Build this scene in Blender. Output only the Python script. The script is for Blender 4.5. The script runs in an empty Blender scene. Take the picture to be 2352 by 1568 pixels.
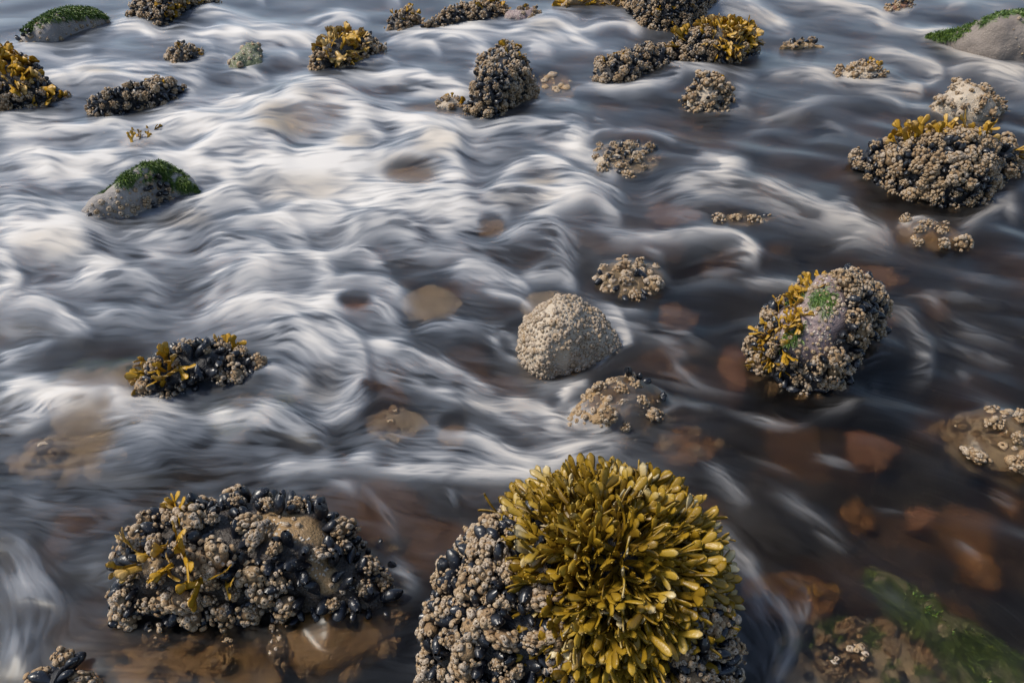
import bpy, math, random
import numpy as np
from mathutils import Vector, Matrix

SC = bpy.context.scene
COL = SC.collection
rng = np.random.default_rng(7)
random.seed(7)

# ------------------------------------------------------------------ camera, sky, sun, exposure
W0, H0 = 2352.0, 1568.0            # survey units used for tracing positions on the water plane
CAM_H, PITCH, LENS = 1.0, math.radians(36.0), 28.0
FPX = LENS / 36.0 * W0
CT, ST = math.cos(PITCH), math.sin(PITCH)

cam_d = bpy.data.cameras.new("camera"); cam = bpy.data.objects.new("camera", cam_d); COL.objects.link(cam)
cam_d.lens = LENS; cam_d.sensor_width = 36.0; cam_d.clip_start = 0.02; cam_d.clip_end = 500
cam.location = (0, 0, CAM_H); cam.rotation_euler = (math.pi / 2 - PITCH, 0, 0)
SC.camera = cam

SUN_EL, SUN_AZ = math.radians(54), math.radians(-88)     # azimuth from +Y (view direction), negative = left
world = bpy.data.worlds.new("World"); SC.world = world; world.use_nodes = True
wn = world.node_tree; bg = wn.nodes["Background"]
sky = wn.nodes.new("ShaderNodeTexSky"); sky.sky_type = 'NISHITA'; sky.sun_disc = False
sky.sun_elevation = SUN_EL; sky.sun_rotation = SUN_AZ
sky.air_density = 1.0; sky.dust_density = 1.2; sky.ozone_density = 1.0
hsv = wn.nodes.new("ShaderNodeHueSaturation"); hsv.inputs['Saturation'].default_value = 0.95
wn.links.new(sky.outputs[0], hsv.inputs['Color']); wn.links.new(hsv.outputs[0], bg.inputs[0])
bg.inputs[1].default_value = 0.14

sun_d = bpy.data.lights.new("sun", 'SUN'); sun_d.energy = 3.5; sun_d.angle = math.radians(12.0); sun_d.color = (1.0, 0.93, 0.82)
sun = bpy.data.objects.new("sun", sun_d); COL.objects.link(sun)
sdir = Vector((math.sin(SUN_AZ) * math.cos(SUN_EL), math.cos(SUN_AZ) * math.cos(SUN_EL), math.sin(SUN_EL)))
sun.rotation_euler = sdir.to_track_quat('Z', 'Y').to_euler()
sun.location = (-3, 3, 5)

SC.view_settings.view_transform = 'Standard'; SC.view_settings.look = 'None'
SC.view_settings.exposure = 0.33; SC.view_settings.gamma = 1.0
SC.render.engine = 'CYCLES'
cy = SC.cycles
cy.use_denoising = True; cy.max_bounces = 8; cy.diffuse_bounces = 3; cy.glossy_bounces = 3
cy.transmission_bounces = 4; cy.transparent_max_bounces = 8; cy.caustics_reflective = False
cy.sample_clamp_indirect = 4.0

# ------------------------------------------------------------------ small helpers
def ground(px, py, z=0.0):
    px = np.asarray(px, float); py = np.asarray(py, float)
    u = (px - W0 / 2) / FPX; v = (H0 / 2 - py) / FPX
    dy = CT + v * ST; dz = -ST + v * CT
    t = (z - CAM_H) / dz
    return u * t, dy * t, t                       # x, y, depth along the axis

def smooth(x, a, b):
    t = np.clip((x - a) / (b - a), 0, 1)
    return t * t * (3 - 2 * t)

_tab = rng.random((64, 64, 64)).astype(np.float32)
def vnoise3(p, f):
    q = p * f + 17.3
    i = np.floor(q).astype(int); t = q - i; t = t * t * (3 - 2 * t); i &= 63; j = (i + 1) & 63
    g = lambda a, b, c: _tab[a, b, c]
    x0, y0, z0 = i.T; x1, y1, z1 = j.T; tx, ty, tz = t.T
    l = lambda a, b, k: a + (b - a) * k
    return l(l(l(g(x0, y0, z0), g(x1, y0, z0), tx), l(g(x0, y1, z0), g(x1, y1, z0), tx), ty),
             l(l(g(x0, y0, z1), g(x1, y0, z1), tx), l(g(x0, y1, z1), g(x1, y1, z1), tx), ty), tz) * 2 - 1

_tab2 = rng.random((512, 512)).astype(np.float32)
def vnoise2(x, y, cx, cy_, off=0):
    qx = x / cx + 101.7 + off; qy = y / cy_ + 57.1 + off * 1.7
    ix = np.floor(qx).astype(int); iy = np.floor(qy).astype(int)
    tx = (qx - ix).astype(np.float32); ty = (qy - iy).astype(np.float32)
    tx = tx * tx * (3 - 2 * tx); ty = ty * ty * (3 - 2 * ty)
    a = ix & 511; b = (ix + 1) & 511; c = iy & 511; d = (iy + 1) & 511
    return (_tab2[a, c] * (1 - tx) + _tab2[b, c] * tx) * (1 - ty) + (_tab2[a, d] * (1 - tx) + _tab2[b, d] * tx) * ty

def make_mesh(name, V, F, mat, attrs=None, smooth_=True):
    """V (n,3); F = list of (m,k) int arrays, k constant in each."""
    me = bpy.data.meshes.new(name)
    V = np.ascontiguousarray(V, dtype=np.float32)
    F = [np.ascontiguousarray(f, dtype=np.int32) for f in F if len(f)]
    loops = np.concatenate([f.ravel() for f in F])
    tot = np.concatenate([np.full(len(f), f.shape[1], np.int32) for f in F])
    start = np.concatenate([[0], np.cumsum(tot)[:-1]]).astype(np.int32)
    me.vertices.add(len(V)); me.vertices.foreach_set("co", V.ravel())
    me.loops.add(len(loops)); me.loops.foreach_set("vertex_index", loops)
    me.polygons.add(len(tot)); me.polygons.foreach_set("loop_start", start)
    try: me.polygons.foreach_set("loop_total", tot)
    except Exception: pass
    me.update(calc_edges=True)
    if smooth_: me.polygons.foreach_set("use_smooth", np.ones(len(tot), bool))
    for k, a in (attrs or {}).items():
        at = me.attributes.new(k, 'FLOAT', 'POINT'); at.data.foreach_set("value", np.ascontiguousarray(a, dtype=np.float32))
    me.validate()
    me.materials.append(mat)
    return me

def link(name, me, parent=None, loc=None, rot=None, scale=None):
    o = bpy.data.objects.new(name, me); COL.objects.link(o)
    if parent is not None: o.parent = parent
    if loc is not None: o.location = loc
    return o

class Shape:                                   # a template: verts, face lists, tone attribute
    def __init__(s, V, F, tone): s.V = np.asarray(V, float); s.F = F; s.tone = np.asarray(tone, float)
def merge(shapes):
    V, T, F, n = [], [], {}, 0
    for s in shapes:
        V.append(s.V); T.append(s.tone)
        for f in s.F: F.setdefault(f.shape[1], []).append(f + n)
        n += len(s.V)
    return Shape(np.concatenate(V), [np.concatenate(v) for v in F.values()], np.concatenate(T))
def xform(s, M, loc, tone_add=0.0):
    return Shape(s.V @ np.asarray(M).T + np.asarray(loc), s.F, s.tone + tone_add * (s.tone > -0.5))

def grid_faces(nu, nv, wrap_v=False, wrap_u=False):
    i = np.arange(nu if wrap_u else nu - 1)[:, None]; j = np.arange(nv if wrap_v else nv - 1)[None, :]
    a = i * nv + j; b = ((i + 1) % nu) * nv + j; j2 = (j + 1) % nv
    c = ((i + 1) % nu) * nv + j2; d = i * nv + j2
    return np.stack(np.broadcast_arrays(a, d, c, b), -1).reshape(-1, 4)

# ------------------------------------------------------------------ materials
def new_mat(name):
    m = bpy.data.materials.new(name); m.use_nodes = True
    nt = m.node_tree; nt.nodes.clear()
    out = nt.nodes.new("ShaderNodeOutputMaterial")
    return m, nt, out
class N:
    def __init__(s, nt): s.nt = nt
    def node(s, t, **kw):
        n = s.nt.nodes.new(t)
        for k, v in kw.items():
            if k.startswith("_"): setattr(n, k[1:], v)
            else:
                key = k.replace("__", " ")
                if hasattr(v, "is_output") and v.is_output: s.nt.links.new(v, n.inputs[key])
                else: n.inputs[key].default_value = v
        return n
    def link(s, a, b): s.nt.links.new(a, b)
    def attr(s, name): return s.node("ShaderNodeAttribute", _attribute_name=name).outputs['Fac']
    def math(s, op, a, b=0.0, clamp=False):
        n = s.nt.nodes.new("ShaderNodeMath"); n.operation = op; n.use_clamp = clamp
        for i, v in enumerate((a, b)):
            if hasattr(v, "is_output"): s.nt.links.new(v, n.inputs[i])
            else: n.inputs[i].default_value = v
        return n.outputs[0]
    def noise(s, scale, detail=4, rough=0.55, vec=None, dist=0.0):
        n = s.nt.nodes.new("ShaderNodeTexNoise"); n.inputs['Scale'].default_value = scale
        n.inputs['Detail'].default_value = detail; n.inputs['Roughness'].default_value = rough; n.inputs['Distortion'].default_value = dist
        if vec is not None: s.nt.links.new(vec, n.inputs['Vector'])
        return n.outputs['Fac']
    def ramp(s, fac, stops, mode='LINEAR'):
        n = s.nt.nodes.new("ShaderNodeValToRGB"); n.color_ramp.interpolation = mode
        el = n.color_ramp.elements
        while len(el) < len(stops): el.new(0.5)
        for e, (p, c) in zip(el, stops): e.position = p; e.color = (*c, 1)
        s.nt.links.new(fac, n.inputs[0]); return n.outputs[0]
    def mixc(s, f, a, b, mode='MIX'):
        n = s.nt.nodes.new("ShaderNodeMix"); n.data_type = 'RGBA'; n.blend_type = mode
        for k, v in ((0, f), (6, a), (7, b)):
            if hasattr(v, "is_output"): s.nt.links.new(v, n.inputs[k])
            else: n.inputs[k].default_value = v if k == 0 else (*v, 1)
        return n.outputs[2]
    def obj_coord(s): return s.node("ShaderNodeNewGeometry").outputs['Position']
    def bump(s, h, strength, dist):
        n = s.nt.nodes.new("ShaderNodeBump"); n.inputs['Strength'].default_value = strength; n.inputs['Distance'].default_value = dist
        s.nt.links.new(h, n.inputs['Height']); return n.outputs[0]

def stone_mat(name, c0, c1, c2, rough=0.75, speck=0.35, speck_col=(0.5, 0.44, 0.36)):
    m, nt, out = new_mat(name); b = N(nt); P = b.obj_coord()
    n1 = b.noise(9, 5, 0.6, P); n2 = b.noise(70, 4, 0.6, P); n3 = b.noise(260, 3, 0.6, P)
    col = b.ramp(n1, [(0.3, c0), (0.5, c1), (0.72, c2)])
    col = b.mixc(b.math('MULTIPLY', n2, 0.8), col, b.mixc(n3, c0, c2))
    vor = b.node("ShaderNodeTexVoronoi", Scale=150.0, Vector=P)
    sp = b.math('LESS_THAN', vor.outputs['Distance'], 0.34)
    clump = b.math('GREATER_THAN', b.noise(22, 3, 0.6, P), 0.62 - 0.25 * speck)
    col = b.mixc(b.math('MULTIPLY', b.math('MULTIPLY', sp, clump), min(1.0, speck * 2)), col, speck_col)
    gm = b.math('MULTIPLY', b.attr("moss"), b.math('ADD', b.noise(60, 3, 0.6, P), 0.45), True)
    col = b.mixc(gm, col, b.ramp(n3, [(0.3, (0.012, 0.045, 0.006)), (0.7, (0.06, 0.15, 0.012))]))
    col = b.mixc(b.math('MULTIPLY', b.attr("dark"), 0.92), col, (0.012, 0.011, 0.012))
    bs = b.node("ShaderNodeBsdfPrincipled", Roughness=rough)
    b.link(col, bs.inputs['Base Color'])
    h = b.math('ADD', b.math('MULTIPLY', n2, 1.0), b.math('MULTIPLY', n3, 0.5))
    h = b.math('ADD', h, b.math('MULTIPLY', b.math('SUBTRACT', 0.4, vor.outputs['Distance'], True), b.math('MULTIPLY', clump, 1.2)))
    b.link(b.bump(h, 0.9, 0.006), bs.inputs['Normal'])
    b.link(bs.outputs[0], out.inputs[0]); return m

M_STONE = {
    'brown': stone_mat("brown_stone", (0.10, 0.082, 0.07), (0.19, 0.155, 0.13), (0.29, 0.245, 0.205), speck=0.15),
    'grey':   stone_mat("grey_stone", (0.13, 0.115, 0.11), (0.24, 0.215, 0.20), (0.36, 0.32, 0.28), speck=0.35),
    'tan':    stone_mat("tan_stone", (0.12, 0.07, 0.028), (0.27, 0.165, 0.07), (0.42, 0.28, 0.13), rough=0.5, speck=0.45),
    'purple': stone_mat("purple_stone", (0.12, 0.085, 0.085), (0.22, 0.155, 0.15), (0.33, 0.26, 0.24), speck=0.6),
    'dark':   stone_mat("dark_stone", (0.012, 0.011, 0.011), (0.03, 0.027, 0.025), (0.08, 0.065, 0.05), rough=0.5, speck=0.3, speck_col=(0.3, 0.26, 0.2)),
    'red':    stone_mat("red_stone", (0.08, 0.03, 0.012), (0.16, 0.062, 0.026), (0.33, 0.18, 0.11), rough=0.35, speck=0.2),
    'orange': stone_mat("orange_stone", (0.09, 0.035, 0.008), (0.17, 0.075, 0.016), (0.25, 0.13, 0.04), rough=0.5, speck=0.1),
    'cream':  stone_mat("cream_stone", (0.26, 0.20, 0.14), (0.40, 0.32, 0.23), (0.55, 0.47, 0.36), speck=0.8),
    'green':  stone_mat("green_stone", (0.03, 0.05, 0.02), (0.10, 0.13, 0.06), (0.26, 0.24, 0.14), speck=0.6),
}

def barnacle_mat():
    m, nt, out = new_mat("barnacle"); b = N(nt); P = b.obj_coord()
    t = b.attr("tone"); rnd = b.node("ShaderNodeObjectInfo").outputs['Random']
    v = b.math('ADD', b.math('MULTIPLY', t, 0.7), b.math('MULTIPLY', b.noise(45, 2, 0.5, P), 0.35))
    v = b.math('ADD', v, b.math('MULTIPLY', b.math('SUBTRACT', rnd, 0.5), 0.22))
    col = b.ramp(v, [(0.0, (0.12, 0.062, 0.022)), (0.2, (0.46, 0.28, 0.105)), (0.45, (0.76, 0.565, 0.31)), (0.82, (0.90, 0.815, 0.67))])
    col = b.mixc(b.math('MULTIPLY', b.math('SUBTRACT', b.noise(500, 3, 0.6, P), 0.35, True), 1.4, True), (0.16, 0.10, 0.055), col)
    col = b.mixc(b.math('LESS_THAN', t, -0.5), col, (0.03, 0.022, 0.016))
    bs = b.node("ShaderNodeBsdfPrincipled", Roughness=0.72)
    b.link(col, bs.inputs['Base Color'])
    b.link(b.bump(b.noise(420, 3, 0.6, P), 0.8, 0.002), bs.inputs['Normal'])
    b.link(bs.outputs[0], out.inputs[0]); return m
M_BARN = barnacle_mat()

def mussel_mat():
    m, nt, out = new_mat("mussel_shell"); b = N(nt); P = b.obj_coord()
    t = b.attr("tone"); rnd = b.node("ShaderNodeObjectInfo").outputs['Random']
    ring = b.math('SINE', b.math('MULTIPLY', t, 60.0))
    col = b.ramp(b.math('ADD', t, b.math('MULTIPLY', b.noise(90, 3, 0.6, P), 0.4)),
                 [(0.15, (0.035, 0.042, 0.055)), (0.5, (0.008, 0.010, 0.016)), (1.0, (0.006, 0.007, 0.010))])
    spots = b.math('GREATER_THAN', b.noise(330, 2, 0.5, P), 0.68)
    col = b.mixc(b.math('MULTIPLY', spots, 0.75), col, (0.42, 0.38, 0.32))
    bs = b.node("ShaderNodeBsdfPrincipled", Roughness=0.3)
    b.link(col, bs.inputs['Base Color'])
    b.link(b.math('ADD', 0.2, b.math('MULTIPLY', b.noise(80, 2, 0.5, P), 0.3)), bs.inputs['Roughness'])
    b.link(b.bump(b.math('ADD', b.math('MULTIPLY', ring, 0.06), b.noise(200, 2, 0.5, P)), 0.5, 0.001), bs.inputs['Normal'])
    b.link(bs.outputs[0], out.inputs[0]); return m
M_MUS = mussel_mat()

def weed_mat(name="wrack", gold=False):
    m, nt, out = new_mat(name); b = N(nt); P = b.obj_coord()
    t = b.attr("tone")
    v = b.math('ADD', b.math('MULTIPLY', t, 0.75), b.math('MULTIPLY', b.noise(35, 3, 0.6, P), 0.3))
    col = b.ramp(v, [(0.08, (0.035, 0.018, 0.003)), (0.38, (0.15, 0.085, 0.007)), (0.68, (0.34, 0.205, 0.014)), (0.86, (0.41, 0.268, 0.036)), (1.0, (0.56, 0.46, 0.26))])
    if gold: col = b.mixc(0.55, col, (0.52, 0.27, 0.012))
    bs = b.node("ShaderNodeBsdfPrincipled", Roughness=0.38)
    b.link(col, bs.inputs['Base Color'])
    b.link(b.bump(b.noise(320, 2, 0.5, P), 0.35, 0.002), bs.inputs['Normal'])
    tr = b.node("ShaderNodeBsdfTranslucent"); b.link(b.mixc(0.5, col, (0.35, 0.19, 0.005)), tr.inputs['Color'])
    mx = b.node("ShaderNodeMixShader", Fac=0.22); b.link(bs.outputs[0], mx.inputs[1]); b.link(tr.outputs[0], mx.inputs[2])
    b.link(mx.outputs[0], out.inputs[0]); return m
M_WEED = weed_mat(); M_GOLD = weed_mat("golden_wrack", True)

def moss_mat():
    m, nt, out = new_mat("green_algae"); b = N(nt); P = b.obj_coord()
    v = b.math('ADD', b.math('MULTIPLY', b.attr("tone"), 0.6), b.math('MULTIPLY', b.noise(40, 3, 0.6, P), 0.5))
    col = b.ramp(v, [(0.15, (0.012, 0.032, 0.006)), (0.5, (0.05, 0.10, 0.012)), (0.9, (0.15, 0.22, 0.03))])
    bs = b.node("ShaderNodeBsdfPrincipled", Roughness=0.5); b.link(col, bs.inputs['Base Color'])
    b.link(bs.outputs[0], out.inputs[0]); return m
M_MOSS = moss_mat()

def bed_mat():
    m, nt, out = new_mat("stream_bed"); b = N(nt); P = b.obj_coord()
    vor = b.node("ShaderNodeTexVoronoi", Scale=8.5, Vector=P)
    sep = b.node("ShaderNodeSeparateColor"); b.link(vor.outputs['Color'], sep.inputs[0])
    col = b.ramp(sep.outputs[0], [(0.0, (0.003, 0.002, 0.0015)), (0.45, (0.007, 0.0035, 0.0015)), (0.75, (0.045, 0.018, 0.005)), (1.0, (0.19, 0.085, 0.018))])
    col = b.mixc(b.math('MULTIPLY', b.noise(30, 4, 0.6, P), 0.8), col, (0.003, 0.002, 0.0015))
    bs = b.node("ShaderNodeBsdfPrincipled", Roughness=0.8); b.link(col, bs.inputs['Base Color'])
    b.link(b.bump(b.noise(40, 5, 0.6, P), 0.8, 0.02), bs.inputs['Normal'])
    b.link(bs.outputs[0], out.inputs[0]); return m

def water_mat():
    m, nt, out = new_mat("flowing_water"); b = N(nt)
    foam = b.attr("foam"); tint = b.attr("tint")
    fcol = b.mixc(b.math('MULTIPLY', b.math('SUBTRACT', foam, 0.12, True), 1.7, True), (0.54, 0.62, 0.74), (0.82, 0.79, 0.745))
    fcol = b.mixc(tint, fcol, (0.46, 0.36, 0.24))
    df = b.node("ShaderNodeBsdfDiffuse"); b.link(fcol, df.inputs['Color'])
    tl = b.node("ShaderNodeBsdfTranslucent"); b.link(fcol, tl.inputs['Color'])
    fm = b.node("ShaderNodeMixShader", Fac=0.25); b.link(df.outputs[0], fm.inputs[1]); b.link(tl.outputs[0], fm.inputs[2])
    tp = b.node("ShaderNodeBsdfTransparent"); tp.inputs[0].default_value = (0.76, 0.68, 0.56, 1)
    rf = b.node("ShaderNodeBsdfRefraction", IOR=1.22, Roughness=0.4); rf.inputs[0].default_value = (0.76, 0.68, 0.56, 1)
    th = b.node("ShaderNodeMixShader", Fac=0.93); b.link(tp.outputs[0], th.inputs[1]); b.link(rf.outputs[0], th.inputs[2])
    gl = b.node("ShaderNodeBsdfGlossy", Roughness=0.32); gl.inputs[0].default_value = (1, 1, 1, 1)
    fr = b.node("ShaderNodeFresnel", IOR=1.25)
    wt = b.node("ShaderNodeMixShader"); b.link(b.math('MULTIPLY', fr.outputs[0], 1.0, True), wt.inputs[0])
    b.link(th.outputs[0], wt.inputs[1]); b.link(gl.outputs[0], wt.inputs[2])
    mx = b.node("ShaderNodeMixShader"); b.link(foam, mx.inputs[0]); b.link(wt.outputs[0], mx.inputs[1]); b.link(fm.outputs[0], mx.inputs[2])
    b.link(mx.outputs[0], out.inputs[0]); return m
M_WATER = water_mat()

# ------------------------------------------------------------------ stream bed
def build_bed():
    xs = np.concatenate([np.linspace(-40, -5, 30)[:-1], np.linspace(-5, 5, 520), np.linspace(5, 40, 30)[1:]])
    ys = np.concatenate([np.linspace(-3, 0.2, 20)[:-1], np.linspace(0.2, 6.5, 420), np.linspace(6.5, 45, 40)[1:]])
    X, Y = np.meshgrid(xs, ys, indexing='ij')
    c = 0.13; ix = np.floor(X / c).astype(int); iy = np.floor(Y / c).astype(int); best = np.full(X.shape, 9.0); hh = np.zeros(X.shape)
    for dx in (-1, 0, 1):
        for dy in (-1, 0, 1):
            a = (ix + dx); bb = (iy + dy)
            jx = _tab2[a & 511, bb & 511]; jy = _tab2[(bb + 91) & 511, (a + 37) & 511]; r = _tab2[(a + 200) & 511, (bb + 300) & 511]
            d = np.hypot(X - (a + jx) * c, Y - (bb + jy) * c) / c
            hh = np.where(d < best, np.sqrt(np.clip(1 - (d / 0.8) ** 2, 0, 1)) * (0.4 + r), hh); best = np.minimum(d, best)
    Z = -0.185 + 0.07 * hh + 0.03 * (vnoise2(X, Y, 0.5, 0.5) - 0.5)
    o = link("stream_bed", make_mesh("stream_bed", np.stack([X, Y, Z], -1).reshape(-1, 3), [grid_faces(len(xs), len(ys))[:, ::-1]], bed_mat()))
    o["kind"] = "structure"
build_bed()

# ------------------------------------------------------------------ templates: barnacles, mussels, fronds
def barnacle(n=7, tone=0.5, r=None):
    r = r or random
    a = np.linspace(0, 2 * np.pi, n, endpoint=False) + r.random()
    k = 1 + 0.10 * np.sin(a * 2 + r.random() * 6) + 0.09 * np.where(np.arange(n) % 2, 1, -1)
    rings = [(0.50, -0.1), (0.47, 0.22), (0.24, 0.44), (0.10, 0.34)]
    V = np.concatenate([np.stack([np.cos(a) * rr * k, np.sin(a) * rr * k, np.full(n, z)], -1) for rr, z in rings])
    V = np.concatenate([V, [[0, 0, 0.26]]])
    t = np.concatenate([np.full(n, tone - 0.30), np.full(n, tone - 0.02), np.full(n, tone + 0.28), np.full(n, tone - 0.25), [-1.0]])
    q = grid_faces(4, n, wrap_v=True)[:, ::-1]
    tri = np.array([[3 * n + i, 3 * n + (i + 1) % n, 4 * n] for i in range(n)])
    return Shape(V, [q, tri], t)

def frame_from(nrm, spin):
    z = np.asarray(nrm, float); z = z / (np.linalg.norm(z) + 1e-9)
    a = np.array([1.0, 0, 0]) if abs(z[0]) < 0.8 else np.array([0, 1.0, 0])
    x = np.cross(a, z); x /= np.linalg.norm(x); y = np.cross(z, x)
    c, s = math.cos(spin), math.sin(spin)
    return np.stack([x * c + y * s, -x * s + y * c, z], 1)

def cluster(nb, n, seed):
    r = random.Random(seed); out = []
    a = np.linspace(0, 2 * np.pi, 10, endpoint=False)
    nv = 6; ph = np.linspace(-0.45 * np.pi, 0.49 * np.pi, nv)
    V = np.concatenate([np.stack([np.cos(a) * math.cos(p) * 0.36, np.sin(a) * math.cos(p) * 0.36, np.full(10, math.sin(p) * 0.34 + 0.15)], -1) for p in ph])
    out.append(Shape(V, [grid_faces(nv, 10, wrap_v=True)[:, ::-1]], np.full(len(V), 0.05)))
    sx, sy = 0.72 + 0.6 * r.random(), 0.72 + 0.6 * r.random(); lob = [(np.array([r.gauss(0, 1), r.gauss(0, 1), r.gauss(0, .6)]), 0.06 + 0.1 * r.random()) for _ in range(4)]
    base = 0.3 + 0.35 * r.random()
    for i in range(nb):
        z = 1 - (i + 0.5) / nb * 1.45; rr = math.sqrt(max(0, 1 - z * z)); th = i * 2.399963 + r.random() * 0.6
        d = np.array([rr * math.cos(th), rr * math.sin(th), z])
        s = (0.14 + 0.24 * r.random() ** 1.4) * (24 / nb) ** 0.5
        M = frame_from(d + (np.array([r.random(), r.random(), r.random()]) - 0.5) * 0.7, r.random() * 6) * s
        out.append(xform(barnacle(n, min(0.95, max(0.05, base + 0.8 * (r.random() - 0.45))), r), M, d * (0.27 + 0.12 * r.random() + sum(w_ * max(0.0, float(d @ (q_ / np.linalg.norm(q_)))) ** 2 * 1.3 for q_, w_ in lob)) + [0, 0, 0.15]))
    s = merge(out); s.V[:, 0] *= sx; s.V[:, 1] *= sy
    return s

def mussel(seed, nu=11, nv=12):
    r = random.Random(seed)
    u = np.linspace(0, 1, nu); a = np.linspace(0, 2 * np.pi, nv, endpoint=False)
    w = 0.27 * (np.sin(np.pi * np.clip(u, 0.015, 0.985) ** 0.72) ** 0.75)
    th = w * (0.72 + 0.1 * r.random())
    bend = 0.10 * np.sin(np.pi * u) * (1 if r.random() > 0.5 else -1)
    ca = np.cos(a); sa = np.sin(a)
    x = w[:, None] * ca[None] + bend[:, None]; y = th[:, None] * np.sign(sa) * np.abs(sa)[None] ** 0.8
    V = np.stack([x, y, np.broadcast_to(u[:, None], x.shape)], -1).reshape(-1, 3)
    V[:, 2] = 0.72 - V[:, 2]
    return Shape(V, [grid_faces(nu, nv, wrap_v=True)[:, ::-1]], np.repeat(1 - u, nv))

def strap(p0, d0, L, w0, w1, t, rings, nc, r, tip, tone):
    """a flat strap from p0 along d0 in the XZ plane with a little curl; returns shape, end point, end direction"""
    a = np.linspace(0, 2 * np.pi, nc, endpoint=False)
    V, T = [], []; p = np.array(p0, float); d = np.array(d0, float); curl = (r.random() - 0.5) * 0.5; fold = (r.random() - 0.5) * 0.9
    for i in range(rings):
        f = i / (rings - 1)
        w = w0 + (w1 - w0) * f
        if tip: w = w * (0.8 + 0.3 * math.sin(f * 2.4)) * max(0.12, math.sqrt(max(0.0, 1 - max(0, (f - 0.72) / 0.29) ** 2)))
        side = np.array([d[2], 0, -d[0]]); side /= np.linalg.norm(side) + 1e-9
        nn = np.cross(d, side)
        V.append(p + np.outer(np.cos(a) * w, side) + np.outer(np.sin(a) * t * (1.25 if tip else 1), nn)); T.append(np.full(nc, tone + 0.28 * f * (1 if tip else 0.4)))
        c, s = math.cos(curl / rings), math.sin(curl / rings)
        d = np.array([d[0] * c + d[2] * s, d[1] + fold / rings, -d[0] * s + d[2] * c]); d /= np.linalg.norm(d)
        p = p + d * L / (rings - 1)
    V = np.concatenate(V); T = np.concatenate(T)
    cap = np.arange((rings - 1) * nc, rings * nc)[None, :]
    return Shape(V, [grid_faces(rings, nc, wrap_v=True)[:, ::-1], cap], T), p - d * L / (rings - 1), d

def frond(seed, rings=5, nc=6, levels=2, width=None):
    r = random.Random(seed); out = []; tone = 0.28 + 0.4 * r.random()
    def grow(p, d, L, w, lev):
        tip = lev == 0
        s, e, de = strap(p, d, L, w * 0.8, w * (1.25 if tip else 1.0), 0.011, rings + (2 if tip else 0), nc, r, tip, tone + 0.1 * (r.random() - 0.5))
        out.append(s)
        if tip: return
        for sg in (-1, 1):
            if lev < levels and r.random() < 0.1: continue
            an = sg * (0.28 + 0.3 * r.random()); c, sn = math.cos(an), math.sin(an)
            d2 = np.array([de[0] * c + de[2] * sn, de[1] + (r.random() - 0.5) * 0.5, -de[0] * sn + de[2] * c]); d2 /= np.linalg.norm(d2)
            grow(e - de * 0.02, d2, L * (0.7 + 0.35 * r.random()), w * 0.97, lev - 1)
    grow((0, 0, 0), (0, 0, 1), 0.33, width or (0.053 if rings > 3 else 0.12), levels)
    return merge(out)

CL_HI = [cluster(34, 8, i) for i in range(12)]
CL_LO = [cluster(11, 5, 100 + i) for i in range(8)]
BN_S = [barnacle(7, t) for t in (0.3, 0.4, 0.5, 0.6, 0.7, 0.8)]
MU = [mussel(i) for i in range(8)]; MU_LO = [mussel(i, 6, 7) for i in range(5)]
FR = [frond(i) for i in range(16)]; FR_W = [frond(80 + i, 5, 6, 1 + i % 2, 0.085) for i in range(10)]; FR_LO = [frond(50 + i, 3, 4, 1) for i in range(10)]
ME_CL = [make_mesh("barnacle_cluster", s.V, s.F, M_BARN, {"tone": s.tone}, False) for s in CL_HI]
ME_MU = [make_mesh("mussel", s.V, s.F, M_MUS, {"tone": s.tone}) for s in MU]

# ------------------------------------------------------------------ rocks
DEBUG = False; FILMS = []; ROCKS = []          # footprints for the flow: (cx, cy, rx, ry)

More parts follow.
